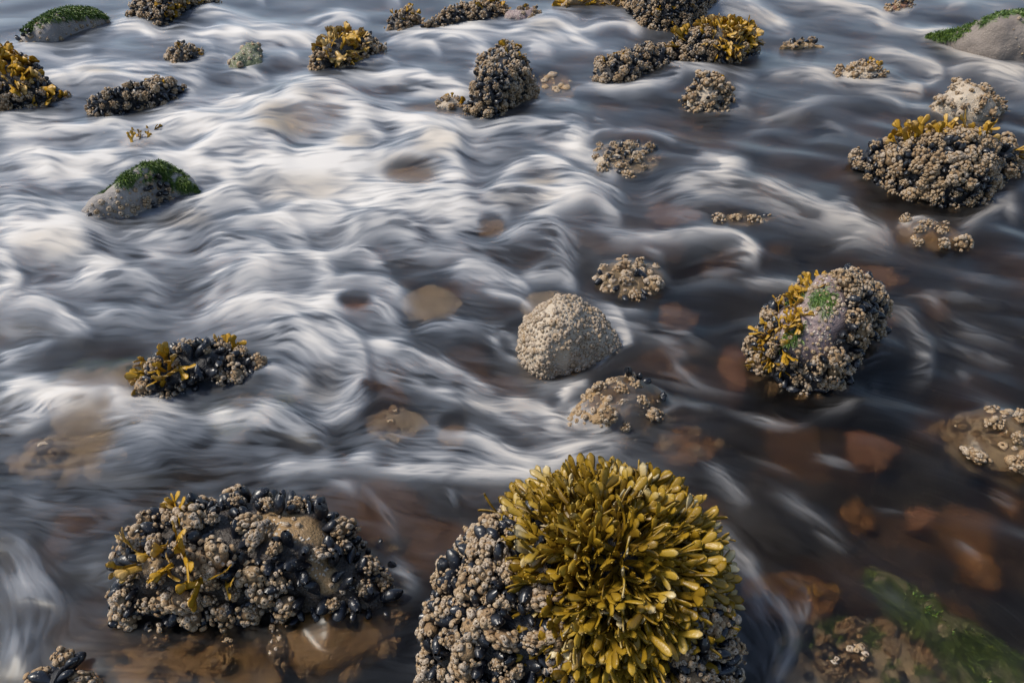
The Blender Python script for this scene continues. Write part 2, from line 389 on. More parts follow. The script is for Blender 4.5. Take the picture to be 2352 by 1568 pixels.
class Rock:
    def __init__(s, label, top, bot, rho=0.6, stone='grey', cat='rock', group=None, name='barnacled_rock', amp=0.06, dz=0.0, sink=0.14, moss=None, seed=0, nu=72, nv=56, flow=True, zfac=1.0, tophold=None):
        s.rng = np.random.default_rng(1000 + seed + len(ROCKS)); s.rnd = random.Random(seed * 7 + len(ROCKS))
        top = np.array(top, float); bot = np.array(bot, float)
        if name == 'barnacled_rock' and flow:      # leave room for the shells that stand off the stone
            mg = (0.019 if bot[:, 1].mean() > 1000 else 0.013) * FPX / float(ground(top[:, 0].mean(), bot[:, 1].mean())[2])
            cxm = 0.5 * (top[0, 0] + top[-1, 0]); k = 1 - 2 * mg / (top[-1, 0] - top[0, 0])
            top[:, 0] = cxm + (top[:, 0] - cxm) * k; bot[:, 0] = cxm + (bot[:, 0] - cxm) * k; top[:, 1] += mg * 0.9; bot[:, 1] -= mg * 0.3
            bot[:, 1] = np.maximum(bot[:, 1], np.interp(bot[:, 0], top[:, 0], top[:, 1]) + 2)
        x0, x1 = top[0, 0], top[-1, 0]
        f = 0.5 - 0.5 * np.cos(np.linspace(0.03, 0.97, nu) * np.pi)
        px = x0 + (x1 - x0) * f
        def sm(a):
            xx = np.linspace(x0, x1, 160); y = np.interp(xx, a[:, 0], a[:, 1])
            k = 7; yy = np.convolve(np.pad(y, k, mode='edge'), np.ones(2 * k + 1) / (2 * k + 1), 'valid')
            return np.interp(px, xx, yy)
        yt, yb = sm(top), sm(bot); T = np.maximum(yb - yt, 2.0)
        e = np.minimum(1, np.minimum(f, 1 - f) / 0.06)
        T = T * np.sqrt(1 - (1 - e) ** 2 + 1e-4) ; yt = yb - T
        gx, gy, gd = ground(px, yb)
        alpha = PITCH + np.arctan((yb - H0 / 2) / FPX)
        Tm = T * gd / FPX
        b = rho * Tm / (2 * np.sin(alpha)); h = Tm * math.sqrt(1 - rho) / np.cos(alpha) * zfac
        yc = gy + b
        fs = np.linspace(0, np.pi, 40); cf = np.sign(np.cos(fs)) * np.abs(np.cos(fs)) ** 0.85; sf = np.sin(fs) ** 0.85
        lo_, hi_ = np.full(nu, 0.002), np.full(nu, 0.7)
        for _ in range(22):                       # height whose outline, seen from the tripod, reaches the surveyed crest
            hm = 0.5 * (lo_ + hi_); yy = yc[:, None] - b[:, None] * cf; zz = hm[:, None] * sf - CAM_H
            vv = (yy * ST + zz * CT) / np.maximum(0.05, yy * CT - zz * ST); topy = (H0 / 2 - vv * FPX).min(1)
            up = topy > yt; lo_ = np.where(up, hm, lo_); hi_ = np.where(up, hi_, hm)
        h = 0.5 * (lo_ + hi_) * zfac
        if tophold is not None: dz = tophold - h.max()
        s.prof = (xw_of := (px - W0 / 2) / FPX * (yc * CT + (CAM_H - h * 0.45) * ST), yc, b, h, dz)
        depth = yc * CT + (CAM_H - h * 0.45) * ST
        xw = (px - W0 / 2) / FPX * depth
        phi = np.linspace(0, 2 * np.pi, nv, endpoint=False)
        cp, sp = np.cos(phi), np.sin(phi)
        pw = 0.85
        cyy = np.sign(cp) * np.abs(cp) ** pw; szz = np.sign(sp) * np.abs(sp) ** pw
        low = np.minimum(sink, np.maximum(0.02, h * 1.2 + 0.03))
        Y = yc[:, None] - b[:, None] * cyy[None]
        Z = np.where(sp[None] >= 0, h[:, None] * szz[None], low[:, None] * szz[None])
        X = np.broadcast_to(xw[:, None], Y.shape)
        V = np.stack([X, Y, Z + dz], -1)
        size = min(xw.max() - xw.min(), 2 * b.max() + h.max())
        # normals on the loft, then rough displacement
        def normals(V):
            du = np.gradient(V, axis=0); dv = np.roll(V, -1, 1) - np.roll(V, 1, 1)
            n = np.cross(du, dv); n /= np.linalg.norm(n, axis=-1, keepdims=True) + 1e-12
            c = V.mean((0, 1)); 
            if np.mean(np.sum(n * (V - c), -1)) < 0: n = -n
            return n
        n = normals(V); q = V.reshape(-1, 3) + len(ROCKS) * 3.1
        dsp = (vnoise3(q, 3.2 / size) * 1.0 + vnoise3(q, 7.5 / size) * 0.5 + vnoise3(q, 18 / size) * 0.22).reshape(nu, nv)
        V = V + n * (dsp * amp * size)[..., None]
        s.V = V; s.n = normals(V); s.nu, s.nv = nu, nv; s.u = f; s.phi = phi; s.size = size
        s.root_loc = np.array([xw.mean(), yc.mean(), dz])
        s.root = bpy.data.objects.new(name, None); COL.objects.link(s.root); s.root.location = s.root_loc; s.root.empty_display_size = 0.02
        s.root["label"] = label; s.root["category"] = cat
        s.root["group"] = group or {'barnacled_rock': 'barnacled rocks standing in the stream', 'mossy_rock': 'rocks with green algae', 'submerged_stone': 'stones under the water'}.get(name, 'other stones in the stream')
        U = np.broadcast_to(f[:, None], (nu, nv)); s.Ug = U; s.Vg = np.broadcast_to((phi / np.pi)[None], (nu, nv))
        mossa = np.zeros((nu, nv))
        s.mossp = moss or []
        for (u0, v0, ru, rv) in s.mossp:
            d = np.hypot((U - u0) / ru, (s.Vg - v0) / rv); mossa = np.maximum(mossa, smooth(-d, -1.25, -0.75))
        if s.mossp:
            mossa = mossa * smooth(vnoise3(V.reshape(-1, 3), 14 / max(0.3, size)).reshape(nu, nv) + 0.9 * vnoise3(V.reshape(-1, 3), 40 / max(0.3, size)).reshape(nu, nv), -0.45, 0.15)
        s.mossa = mossa
        loc = V.reshape(-1, 3) - s.root_loc
        ends = [np.arange(nv)[None, ::-1], np.arange((nu - 1) * nv, nu * nv)[None]]
        me = make_mesh("stone", loc, [grid_faces(nu, nv, wrap_v=True)] + ends, M_STONE[stone], {"moss": mossa.ravel()})
        s.stone = link("stone", me, s.root)
        if flow: ROCKS.append(((x0 + x1) / 2, (yb.mean() + (yb.mean() - b.mean() * 2 * math.sin(alpha.mean()) * FPX / gd.mean())) / 2 , (x1 - x0) / 2, max(8, b.mean() * math.sin(alpha.mean()) * FPX / gd.mean())))
    # area-weighted points on the skin, thinned by a minimum spacing
    def points(s, spacing, mask, vmin=-0.04, vmax=1.05, seed=0, maxn=4000):
        r = np.random.default_rng(seed + 5)
        P00 = s.V[:-1]; 
        nxt = np.roll(s.V, -1, 1)
        A = np.linalg.norm(np.cross(s.V[1:] - s.V[:-1], nxt[:-1] - s.V[:-1]), axis=-1)
        Uc = s.Ug[:-1]; Vc = s.Vg[:-1] % 2.0
        Vs = np.where(Vc > 1.5, Vc - 2, Vc)
        ok = (Vs >= vmin) & (Vs <= vmax)
        wgt = np.where(ok, A, 0).ravel(); tot = wgt.sum()
        if tot <= 0: return []
        cand = int(min(maxn * 8, 7 * tot / spacing ** 2)) + 10
        idx = r.choice(len(wgt), cand, p=wgt / tot); i, j = np.divmod(idx, s.nv)
        a = r.random(cand)[:, None]; b = r.random(cand)[:, None]; j2 = (j + 1) % s.nv
        p = (s.V[i, j] * (1 - a) + s.V[i + 1, j] * a) * (1 - b) + (s.V[i, j2] * (1 - a) + s.V[i + 1, j2] * a) * b
        n = s.n[i, j] * (1 - a) + s.n[i + 1, j] * a
        u = s.u[i] * (1 - a[:, 0]) + s.u[i + 1] * a[:, 0]; v = Vs[i, j] + b[:, 0] * (s.phi[1] / np.pi)
        keep, cells = [], {}
        for k in range(cand):
            if not mask(u[k], v[k], p[k]): continue
            c = tuple(np.floor(p[k] / spacing).astype(int)); good = True
            for dx in (-1, 0, 1):
                for dy in (-1, 0, 1):
                    for dz in (-1, 0, 1):
                        for m in cells.get((c[0] + dx, c[1] + dy, c[2] + dz), ()):
                            if np.sum((p[m] - p[k]) ** 2) < spacing ** 2: good = False; break
                        if not good: break
                    if not good: break
                if not good: break
            if good: cells.setdefault(c, []).append(k); keep.append(k)
        return [(p[k], n[k], u[k], v[k]) for k in keep]

    def crust(s, spacing=0.03, size=0.036, mussels=0.4, ind=False, bare=None, seed=0, vmax=1.0, zmin=-0.05, lo=False, bare_extra=None, msize=0.027, zone=None):
        rr = s.rnd
        bare = bare or []; spacing *= 0.8; size *= 0.86
        def mask(u, v, p):
            if p[2] < zmin: return False
            for (u0, v0, ru, rv) in bare:
                if ((u - u0) / ru) ** 2 + ((v - v0) / rv) ** 2 < 1: return False
            if zone and not any(((u - u0) / ru) ** 2 + ((v - v0) / rv) ** 2 < 1 for (u0, v0, ru, rv) in zone): return False
            return True
        pts = s.points(spacing, mask, vmax=vmax, seed=seed)
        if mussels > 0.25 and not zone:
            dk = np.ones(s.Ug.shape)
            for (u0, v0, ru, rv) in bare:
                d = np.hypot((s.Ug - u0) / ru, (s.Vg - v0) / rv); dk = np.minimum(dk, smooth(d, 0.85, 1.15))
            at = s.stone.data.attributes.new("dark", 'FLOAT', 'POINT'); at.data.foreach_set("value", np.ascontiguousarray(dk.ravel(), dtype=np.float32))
        cl, mu = [], []
        if mussels > 0:
            msize *= 1.08
            for (p, n, u, v) in s.points(msize * (0.46 if ind else 0.7), mask, vmax=vmax, seed=seed + 50):
                f = vnoise3((p + seed)[None], 11.0)[0] + (rr.random() - 0.5) * 0.7
                if f > 3.2 * mussels - 0.55: continue
                j = np.array([rr.gauss(0, 1), rr.gauss(0, 1), rr.gauss(0, 1)])
                d = n * 0.75 + j * 0.5; d = d + n * max(0.0, 0.25 - float(d @ n))
                mu.append((p + n * msize * 0.1, frame_from(d, rr.random() * 6.28) * msize * (0.6 + 0.65 * rr.random())))
        for (p, n, u, v) in pts:
            f = vnoise3((p + seed + 7)[None], 9.0)[0] * 0.8 + (rr.random() - 0.5) * 0.7
            if mussels > 0.05 and f < 1.1 * (mussels - 0.85): continue
            j = np.array([rr.gauss(0, 1), rr.gauss(0, 1), rr.gauss(0, 1)])
            lift = 0.22 if mussels > 0.2 else 0.02
            cl.append((p + n * size * lift, frame_from(n + j * 0.3, rr.random() * 6.28) * size * (0.55 + 0.75 * rr.random())))
        if DEBUG: print('CRUST', s.root['label'][:40], len(cl), len(mu), len(pts))
        near = lambda t: (t[0][0]) ** 2 + (t[0][1]) ** 2 + (t[0][2] - CAM_H) ** 2 - 0.25 * t[0][2]
        for kind, items, meshes, hi, low, mat, stuffname in (("barnacle_cluster", cl, ME_CL, CL_HI, CL_LO, M_BARN, "barnacle_crust"), ("mussel", mu, ME_MU, MU, MU_LO, M_MUS, "mussel_bed")):
            items.sort(key=near)
            first = items[:100] if (ind or len(items) <= 14) else []
            if len(items) - len(first) <= 14: first = items
            rest = items[len(first):]
            for (p, M) in first:
                o = bpy.data.objects.new(kind, meshes[rr.randrange(len(meshes))]); COL.objects.link(o); o.parent = s.root
                m4 = Matrix([[*M[i], float(p[i] - s.root_loc[i])] for i in range(3)] + [[0, 0, 0, 1]])
                o.matrix_local = m4
            if rest:
                src = low if lo else hi
                sh = merge([xform(src[rr.randrange(len(src))], M, p - s.root_loc, 0.25 * (rr.random() - 0.5)) for (p, M) in rest])
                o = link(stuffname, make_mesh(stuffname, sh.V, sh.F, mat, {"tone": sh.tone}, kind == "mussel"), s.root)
                if ind: o["kind"] = "stuff"
        return s

    def fine_crust(s, spacing=0.010, size=0.011, zone=None, bare=None, seed=0, vmax=1.0, zmin=-0.08, clump=-0.25, tone=0.0):
        rr = s.rnd; bare = bare or []
        def mask(u, v, p):
            if p[2] < zmin: return False
            for (u0, v0, ru, rv) in bare:
                if ((u - u0) / ru) ** 2 + ((v - v0) / rv) ** 2 < 1: return False
            if vnoise3((p + 3.3)[None], 0.3 / spacing)[0] + 0.5 * vnoise3((p + 8)[None], 0.1 / spacing)[0] < clump: return False
            return (not zone) or any(((u - u0) / ru) ** 2 + ((v - v0) / rv) ** 2 < 1 for (u0, v0, ru, rv) in zone)
        pts = s.points(spacing, mask, vmax=vmax, seed=seed, maxn=9000)
        if not pts: return s
        if len(pts) <= 16:
            for (p, n, u, v) in pts:
                b1 = xform(BN_S[rr.randrange(6)], frame_from(n, rr.random() * 6) * size, p - s.root_loc); link("barnacle", make_mesh("barnacle", b1.V, b1.F, M_BARN, {"tone": b1.tone}, False), s.root)
            return s
        sh = merge([xform(BN_S[rr.randrange(6)], frame_from(n + np.array([rr.gauss(0, .2), rr.gauss(0, .2), rr.gauss(0, .2)]), rr.random() * 6) * size * (0.5 + 1.1 * rr.random() ** 1.8), p - s.root_loc + n * 0.0005, tone) for (p, n, u, v) in pts])
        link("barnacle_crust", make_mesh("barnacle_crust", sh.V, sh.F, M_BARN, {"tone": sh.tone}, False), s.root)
        return s

    def weed(s, zone, spacing=0.02, length=0.06, lo=False, droop=0.35, seed=0, tone=0.0, vmax=1.0, lift=0.6, zmin=-0.02):
        rr = s.rnd
        if lo: spacing *= 0.62; length *= 0.9
        for kz, (u0, v0, ru, rv) in enumerate(zone):
            pts = s.points(spacing, lambda u, v, p: p[2] > zmin and ((u - u0) / ru) ** 2 + ((v - v0) / rv) ** 2 < 1, vmax=vmax, seed=seed + kz * 3)
            if not pts: continue
            shp = []
            for (p, n, u, v) in pts:
                out = np.array([(u - u0) / ru, -(v - v0) / rv, 0.0]) * 0.35
                d = n * lift + out + np.array([rr.gauss(0, .3), rr.gauss(0, .3), rr.gauss(0, .3) - droop * 0.4])
                src = FR_LO if lo else FR_W
                shp.append(xform(src[rr.randrange(len(src))], frame_from(d, rr.random() * 6.28) * length * (0.7 + 0.6 * rr.random()), p - s.root_loc, 0.35 * (rr.random() - 0.5) + tone))
            if len(shp) <= 6:
                for f1 in shp: link("seaweed_sprig", make_mesh("seaweed_sprig", f1.V, f1.F, M_GOLD, {"tone": f1.tone}), s.root)
                continue
            sh = merge(shp)
            link("seaweed", make_mesh("seaweed", sh.V, sh.F, M_GOLD, {"tone": sh.tone}), s.root)
        return s

    def moss(s, n=3500, length=0.014, seed=0):
        """short filaments of green algae wherever the stone's moss mask is set"""
        rr = s.rng
        i = rr.integers(0, s.nu - 1, n * 12); j = rr.integers(0, s.nv, n * 12)
        keep = rr.random(n * 12) < s.mossa[i, j]
        i, j = i[keep][:n], j[keep][:n]; m = len(i)
        if m == 0: return s
        a = rr.random(m)[:, None]; b = rr.random(m)[:, None]; j2 = (j + 1) % s.nv
        p = (s.V[i, j] * (1 - a) + s.V[i + 1, j] * a) * (1 - b) + (s.V[i, j2] * (1 - a) + s.V[i + 1, j2] * a) * b
        nn = s.n[i, j]
        d = nn * 0.45 + rr.normal(0, 0.35, (m, 3)) + np.array([0.25, -0.3, -0.25]); d /= np.linalg.norm(d, axis=1, keepdims=True)
        sd = np.cross(d, rr.normal(0, 1, (m, 3))); sd /= np.linalg.norm(sd, axis=1, keepdims=True)
        L = length * (0.5 + rr.random(m))[:, None]; w = length * 0.09
        g = np.array([0, 0, -0.3]) * L
        V = np.stack([p - sd * w, p + sd * w, p + d * L * 0.6 + sd * w * 0.8, p + d * L * 0.6 - sd * w * 0.8, p + d * L + g], 1) - s.root_loc
        k = np.arange(m)[:, None] * 5
        F4 = k + np.array([[0, 1, 2, 3]]); F3 = k + np.array([[3, 2, 4]])
        t = np.repeat(rr.random(m), 5)
        link("moss", make_mesh("moss", V.reshape(-1, 3), [F4, F3], M_MOSS, {"tone": t}), s.root)
        return s

# --- far rocks, from the top edge down
FAR = dict(lo=True)
r = Rock("low rock in the top left corner under a cap of bright green algae", [(44, 98), (60, 58), (110, 34), (160, 17), (205, 24), (250, 46)], [(44, 100), (80, 104), (150, 98), (215, 72), (250, 50)], 0.5, 'grey', name='mossy_rock', moss=[(0.55, 0.55, 0.36, 0.28), (0.3, 0.42, 0.2, 0.2)], amp=0.04)
r.crust(0.035, 0.036, 0.75, zone=[(0.12, 0.1, 0.14, 0.3)], **FAR).fine_crust(0.022, 0.016, zone=[(0.55, 0.15, 0.5, 0.2)]).moss(9000, 0.018)
r = Rock("dark mussel covered rock at the top edge, right of the green capped rock", [(295, 30), (300, 0), (330, -22), (400, -30), (460, -25), (506, -2)], [(295, 42), (340, 44), (375, 60), (400, 66), (425, 46), (470, 22), (506, 10)], 0.5, 'dark')
r.crust(0.036, 0.036, 0.5, **FAR).weed([(0.55, 0.18, 0.12, 0.14), (0.8, 0.3, 0.15, 0.1)], 0.035, 0.07, lo=True, tone=-0.1)
r = Rock("barnacled rock with drooping golden weed, cut by the left edge", [(-90, 180), (-60, 130), (0, 118), (40, 132), (80, 170), (115, 190), (148, 218)], [(-90, 245), (0, 256), (60, 250), (110, 246), (148, 222)], 0.45, 'dark')
r.crust(0.036, 0.037, 0.35, ind=True, bare=[(0.5, 0.45, 0.25, 0.2)]).weed([(0.48, 0.43, 0.3, 0.24), (0.85, 0.3, 0.14, 0.12)], 0.027, 0.085, lo=True, tone=0.34)
r = Rock("long low barnacle covered rock below the green capped rock", [(198, 236), (240, 212), (300, 195), (360, 184), (410, 184), (434, 192)], [(198, 242), (225, 262), (260, 260), (320, 247), (390, 237), (434, 205)], 0.5, 'dark')
r.crust(0.034, 0.037, 0.3, ind=True, seed=2).weed([(0.93, 0.4, 0.07, 0.2), (0.7, 0.5, 0.06, 0.1)], 0.035, 0.06, lo=True)
r = Rock("small round barnacled rock with a weed fringe on its right side", [(380, 126), (395, 104), (415, 95), (445, 105), (482, 118)], [(380, 132), (410, 150), (430, 152), (455, 140), (482, 124)], 0.5, 'dark')
r.crust(0.032, 0.034, 0.12, **FAR).weed([(0.6, 0.4, 0.3, 0.2)], 0.036, 0.055, lo=True)
r = Rock("grey half drowned stone with a pale green top, right of the small round rock", [(525, 150), (545, 118), (570, 100), (588, 105), (602, 140)], [(525, 158), (560, 162), (602, 155)], 0.6, 'green', name='stone')
r.fine_crust(0.025, 0.018)
r = Rock("rock topped by a bright golden weed ball, near the top centre left", [(706, 148), (725, 110), (765, 78), (810, 70), (850, 82), (878, 110)], [(706, 158), (740, 165), (800, 152), (850, 140), (878, 120)], 0.45, 'dark')
r.crust(0.034, 0.037, 0.3, bare=[(0.50, 0.40, 0.27, 0.33)], **FAR).weed([(0.50, 0.40, 0.31, 0.38)], 0.026, 0.085, lo=True, tone=0.42)
r = Rock("small barnacled rock with a weed tuft, at the left end of the long dark ridge", [(883, 60), (898, 34), (930, 22), (955, 24), (966, 45)], [(883, 70), (915, 74), (950, 66), (966, 58)], 0.5, 'dark')
r.crust(0.034, 0.035, 0.25, **FAR).weed([(0.55, 0.55, 0.35, 0.2)], 0.04, 0.06, lo=True)
r = Rock("long dark mussel ridge with weed at its right end, top centre", [(968, 66), (990, 45), (1040, 20), (1090, 8), (1130, 2), (1170, 12)], [(968, 70), (1000, 64), (1060, 55), (1120, 52), (1170, 38)], 0.45, 'dark')
r.crust(0.034, 0.036, 0.45, **FAR).weed([(0.8, 0.5, 0.18, 0.22)], 0.035, 0.07, lo=True, tone=-0.12)
r = Rock("smooth mauve stone with barnacles on its right half, behind the tall stack", [(1153, 40), (1162, 20), (1190, 14), (1225, 12), (1248, 30)], [(1153, 46), (1190, 54), (1225, 50), (1248, 40)], 0.45, 'purple')
r.crust(0.034, 0.034, 0.1, zone=[(0.7, 0.5, 0.32, 0.5)], **FAR).weed([(0.75, 0.6, 0.12, 0.15)], 0.04, 0.05, lo=True)
r = Rock("weed covered rock cut by the top edge, right of the mauve stone", [(1283, 10), (1310, -30), (1380, -40), (1460, -20), (1500, 0)], [(1283, 18), (1330, 16), (1400, 14), (1460, 20), (1500, 10)], 0.5, 'tan')
r.crust(0.036, 0.034, 0.1, zone=[(0.8, 0.2, 0.3, 0.5)], **FAR).weed([(0.35, 0.35, 0.4, 0.45)], 0.030, 0.08, lo=True, tone=0.36)
r = Rock("big dark barnacle rock cut by the top edge, behind the weed capped rock", [(1450, 20), (1458, -30), (1490, -60), (1560, -70), (1610, -50), (1645, -10)], [(1450, 30), (1470, 60), (1510, 68), (1560, 66), (1600, 44), (1645, 0)], 0.4, 'dark')
r.crust(0.036, 0.038, 0.35, ind=True, seed=4).weed([(0.62, 0.2, 0.1, 0.1), (0.3, 0.1, 0.1, 0.1)], 0.045, 0.05, lo=True, tone=-0.1)
r = Rock("barnacled rock with a golden weed cap on its right half, top right of centre", [(1526, 118), (1545, 95), (1590, 72), (1640, 52), (1700, 50), (1728, 75), (1740, 110)], [(1526, 138), (1570, 148), (1630, 152), (1690, 146), (1740, 120)], 0.45, 'dark', seed=3)
r.crust(0.034, 0.037, 0.35, ind=True, seed=6, bare=[(0.66, 0.42, 0.25, 0.3)]).weed([(0.66, 0.42, 0.30, 0.36), (0.12, 0.5, 0.1, 0.2)], 0.026, 0.085, lo=True, tone=0.36)
r = Rock("wedge of pale barnacles and mussels just left of the weed capped rock", [(1353, 172), (1380, 142), (1430, 125), (1465, 108), (1515, 102), (1550, 125)], [(1353, 178), (1390, 192), (1430, 190), (1490, 165), (1550, 148)], 0.5, 'dark', seed=8)
r.crust(0.034, 0.038, 0.3, ind=True, seed=8).weed([(0.25, 0.5, 0.1, 0.15)], 0.04, 0.05, lo=True)
r = Rock("grey barnacle lump with a weed tuft, back half of the tall stack", [(1095, 165), (1108, 120), (1145, 100), (1180, 104), (1218, 140)], [(1095, 185), (1140, 195), (1190, 190), (1218, 170)], 0.4, 'grey', seed=2)
r.crust(0.03, 0.032, 0.2, **FAR).weed([(0.68, 0.42, 0.13, 0.16)], 0.03, 0.075, lo=True, tone=0.05)
r = Rock("tall cone of tan barnacles, front half of the stack in the upper centre", [(1066, 248), (1090, 200), (1115, 160), (1160, 148), (1205, 155), (1242, 210)], [(1066, 255), (1095, 272), (1130, 274), (1180, 245), (1242, 222)], 0.42, 'dark', seed=5)
r.crust(0.031, 0.037, 0.3, ind=True, seed=11)
r = Rock("small pale barnacle cone, below the weed capped rock", [(1562, 236), (1590, 200), (1612, 172), (1645, 178), (1668, 205), (1690, 235)], [(1562, 246), (1600, 254), (1650, 252), (1690, 240)], 0.5, 'cream', seed=4)
r.crust(0.033, 0.036, 0.25, **FAR).weed([(0.65, 0.4, 0.08, 0.12)], 0.04, 0.04, lo=True)
r = Rock("small low barnacle mound with three weed sprigs, upper right", [(1905, 172), (1945, 152), (1985, 140), (2020, 150), (2050, 175)], [(1905, 180), (1960, 188), (2010, 188), (2050, 180)], 0.6, 'cream', seed=9)
r.crust(0.034, 0.034, 0.02, **FAR).weed([(0.2, 0.6, 0.12, 0.2), (0.55, 0.7, 0.12, 0.2), (0.75, 0.6, 0.1, 0.2)], 0.045, 0.06, lo=True)
r = Rock("pale mound of fine barnacles without weed, right side above the oval mussel rock", [(2132, 250), (2165, 210), (2205, 186), (2245, 190), (2280, 215), (2325, 250)], [(2132, 258), (2180, 278), (2240, 280), (2325, 262)], 0.5, 'cream', seed=10)
r.fine_crust(0.018, 0.020, vmax=0.9).crust(0.045, 0.03, 0.0, **FAR)
r = Rock("large bare grey brown boulder with green algae along its crest, top right edge", [(2130, 88), (2190, 72), (2240, 48), (2290, 26), (2360, 28), (2420, 70), (2450, 110)], [(2130, 92), (2200, 120), (2260, 138), (2340, 142), (2450, 130)], 0.4, 'brown', name='mossy_rock', amp=0.045, moss=[(0.62, 0.52, 0.18, 0.17), (0.25, 0.5, 0.22, 0.12), (0.1, 0.4, 0.1, 0.2)], seed=4)
r.moss(9000, 0.016).fine_crust(0.03, 0.012, zone=[(0.75, 0.2, 0.25, 0.3)])
r = Rock("small barnacle strip awash at the top right edge", [(2025, 22), (2050, 8), (2080, -4), (2105, 6)], [(2025, 28), (2060, 26), (2105, 14)], 0.5, 'red', seed=4)
r.crust(0.036, 0.034, 0.05, **FAR)
r = Rock("low slab awash between the capped rock and the green crested boulder", [(1785, 100), (1815, 92), (1840, 88), (1900, 100)], [(1785, 106), (1830, 110), (1900, 108)], 0.7, 'tan', seed=3)
r.crust(0.036, 0.03, 0.2, zone=[(0.4, 0.4, 0.4, 0.6)], **FAR)
r = Rock("small pale barnacle knob with a weed tuft, left of the tall stack", [(995, 238), (1015, 222), (1040, 218), (1072, 234)], [(995, 246), (1030, 252), (1072, 244)], 0.6, 'cream', seed=5)
r.crust(0.034, 0.032, 0.0, **FAR).weed([(0.42, 0.6, 0.2, 0.25), (0.9, 0.5, 0.1, 0.2)], 0.036, 0.05, lo=True)
# --- mid rocks
r = Rock("leaning grey rock with green algae on its sunny ridge, left of the white rapids", [(186, 492), (225, 452), (280, 415), (340, 378), (378, 368), (410, 385), (440, 412), (462, 440)], [(186, 498), (230, 512), (300, 505), (360, 478), (410, 455), (462, 446)], 0.4, 'grey', name='mossy_rock', moss=[(0.62, 0.45, 0.25, 0.22), (0.85, 0.3, 0.12, 0.2), (0.42, 0.62, 0.25, 0.12)], amp=0.05, seed=12)
r.moss(9000, 0.010).fine_crust(0.014, 0.012, zone=[(0.3, 0.1, 0.3, 0.2), (0.55, 0.25, 0.15, 0.12), (0.6, 0.05, 0.2, 0.12)]).crust(0.034, 0.03, 0.4, zone=[(0.68, 0.12, 0.12, 0.14), (0.15, 0.05, 0.12, 0.12)])
r = Rock("long oval rock packed with mussels and barnacles, right side", [(1950, 372), (1980, 342), (2040, 322), (2110, 306), (2200, 306), (2280, 318), (2320, 345), (2345, 375)], [(1950, 384), (1990, 415), (2050, 442), (2130, 462), (2200, 466), (2270, 440), (2345, 398)], 0.62, 'dark', seed=13)
r.crust(0.036, 0.047, 0.33, ind=True, seed=13, msize=0.033).weed([(0.33, 0.58, 0.09, 0.10), (0.47, 0.60, 0.1, 0.12), (0.66, 0.48, 0.05, 0.07), (0.9, 0.45, 0.05, 0.08)], 0.018, 0.085, tone=0.32, lift=1.2)
r = Rock("tilted rock with mauve bare patches, mussels and bright green spots, right of centre", [(1722, 800), (1745, 745), (1790, 700), (1850, 645), (1885, 615), (1925, 618), (1965, 625), (2010, 660), (2036, 690), (2040, 740)], [(1722, 845), (1750, 880), (1800, 895), (1860, 908), (1920, 895), (1980, 815), (2025, 785), (2040, 760)], 0.55, 'purple', name='barnacled_rock', seed=14, moss=[(0.42, 0.42, 0.09, 0.10), (0.3, 0.6, 0.07, 0.08), (0.5, 0.76, 0.07, 0.08), (0.2, 0.3, 0.08, 0.08)])
r.crust(0.028, 0.034, 0.38, ind=True, seed=15, bare=[(0.36, 0.42, 0.23, 0.3), (0.54, 0.66, 0.16, 0.16)], msize=0.03).fine_crust(0.009, 0.008, zone=[(0.3, 0.25, 0.3, 0.2), (0.5, 0.6, 0.14, 0.16)]).weed([(0.16, 0.42, 0.14, 0.16), (0.32, 0.6, 0.08, 0.1), (0.55, 0.84, 0.09, 0.08), (0.08, 0.22, 0.09, 0.12)], 0.010, 0.044, tone=0.28).moss(5000, 0.010)
r = Rock("pale egg shaped rock of tiny barnacles half under a veil of water, in the middle", [(1176, 790), (1188, 735), (1222, 690), (1275, 670), (1330, 676), (1375, 705), (1425, 745), (1440, 790)], [(1176, 800), (1195, 850), (1240, 876), (1300, 872), (1370, 850), (1440, 805)], 0.68, 'cream', seed=16, amp=0.04)
r.fine_crust(0.0075, 0.0098, vmax=0.95, clump=-1.15, tone=0.22, bare=[(0.2, 0.75, 0.1, 0.1), (0.42, 0.1, 0.09, 0.07), (0.3, 0.5, 0.05, 0.07)])
r = Rock("broken barnacle rock with a wave spilling over its left end, below the pale egg rock", [(1285, 965), (1320, 905), (1370, 860), (1430, 828), (1475, 838), (1530, 862), (1560, 910)], [(1285, 975), (1340, 995), (1420, 1000), (1500, 975), (1560, 930)], 0.8, 'tan', seed=17, dz=-0.012, zfac=0.75)
r.fine_crust(0.011, 0.011, zone=[(0.35, 0.35, 0.35, 0.4)]).crust(0.036, 0.032, 0.12, zone=[(0.7, 0.3, 0.35, 0.5), (0.5, 0.62, 0.2, 0.12)], ind=True); FILMS.append((r, 0.010, None))
r = Rock("small cluster of barnacle lumps, mussels and golden weed, left of centre", [(305, 880), (340, 835), (390, 812), (440, 790), (500, 782), (560, 800), (605, 835), (630, 850)], [(305, 895), (350, 915), (400, 905), (460, 892), (530, 880), (600, 872), (630, 862)], 0.7, 'dark', seed=18)
r.crust(0.034, 0.036, 0.42, ind=True, seed=21, msize=0.03).weed([(0.16, 0.4, 0.14, 0.32), (0.36, 0.7, 0.07, 0.08), (0.66, 0.85, 0.08, 0.1), (0.3, 0.35, 0.05, 0.05)], 0.014, 0.058, tone=0.25, lift=0.9)
st = Shape([], [], [])
# --- near rocks
r = Rock("near left rock crowded with barnacle lumps and black mussels", [(225, 1395), (258, 1335), (300, 1252), (335, 1185), (400, 1155), (470, 1138), (560, 1128), (650, 1130), (720, 1150), (790, 1215), (850, 1290), (915, 1370)], [(225, 1405), (290, 1432), (360, 1446), (450, 1442), (540, 1430), (640, 1428), (740, 1420), (850, 1410), (915, 1392)], 0.80, 'tan', seed=19, amp=0.045)

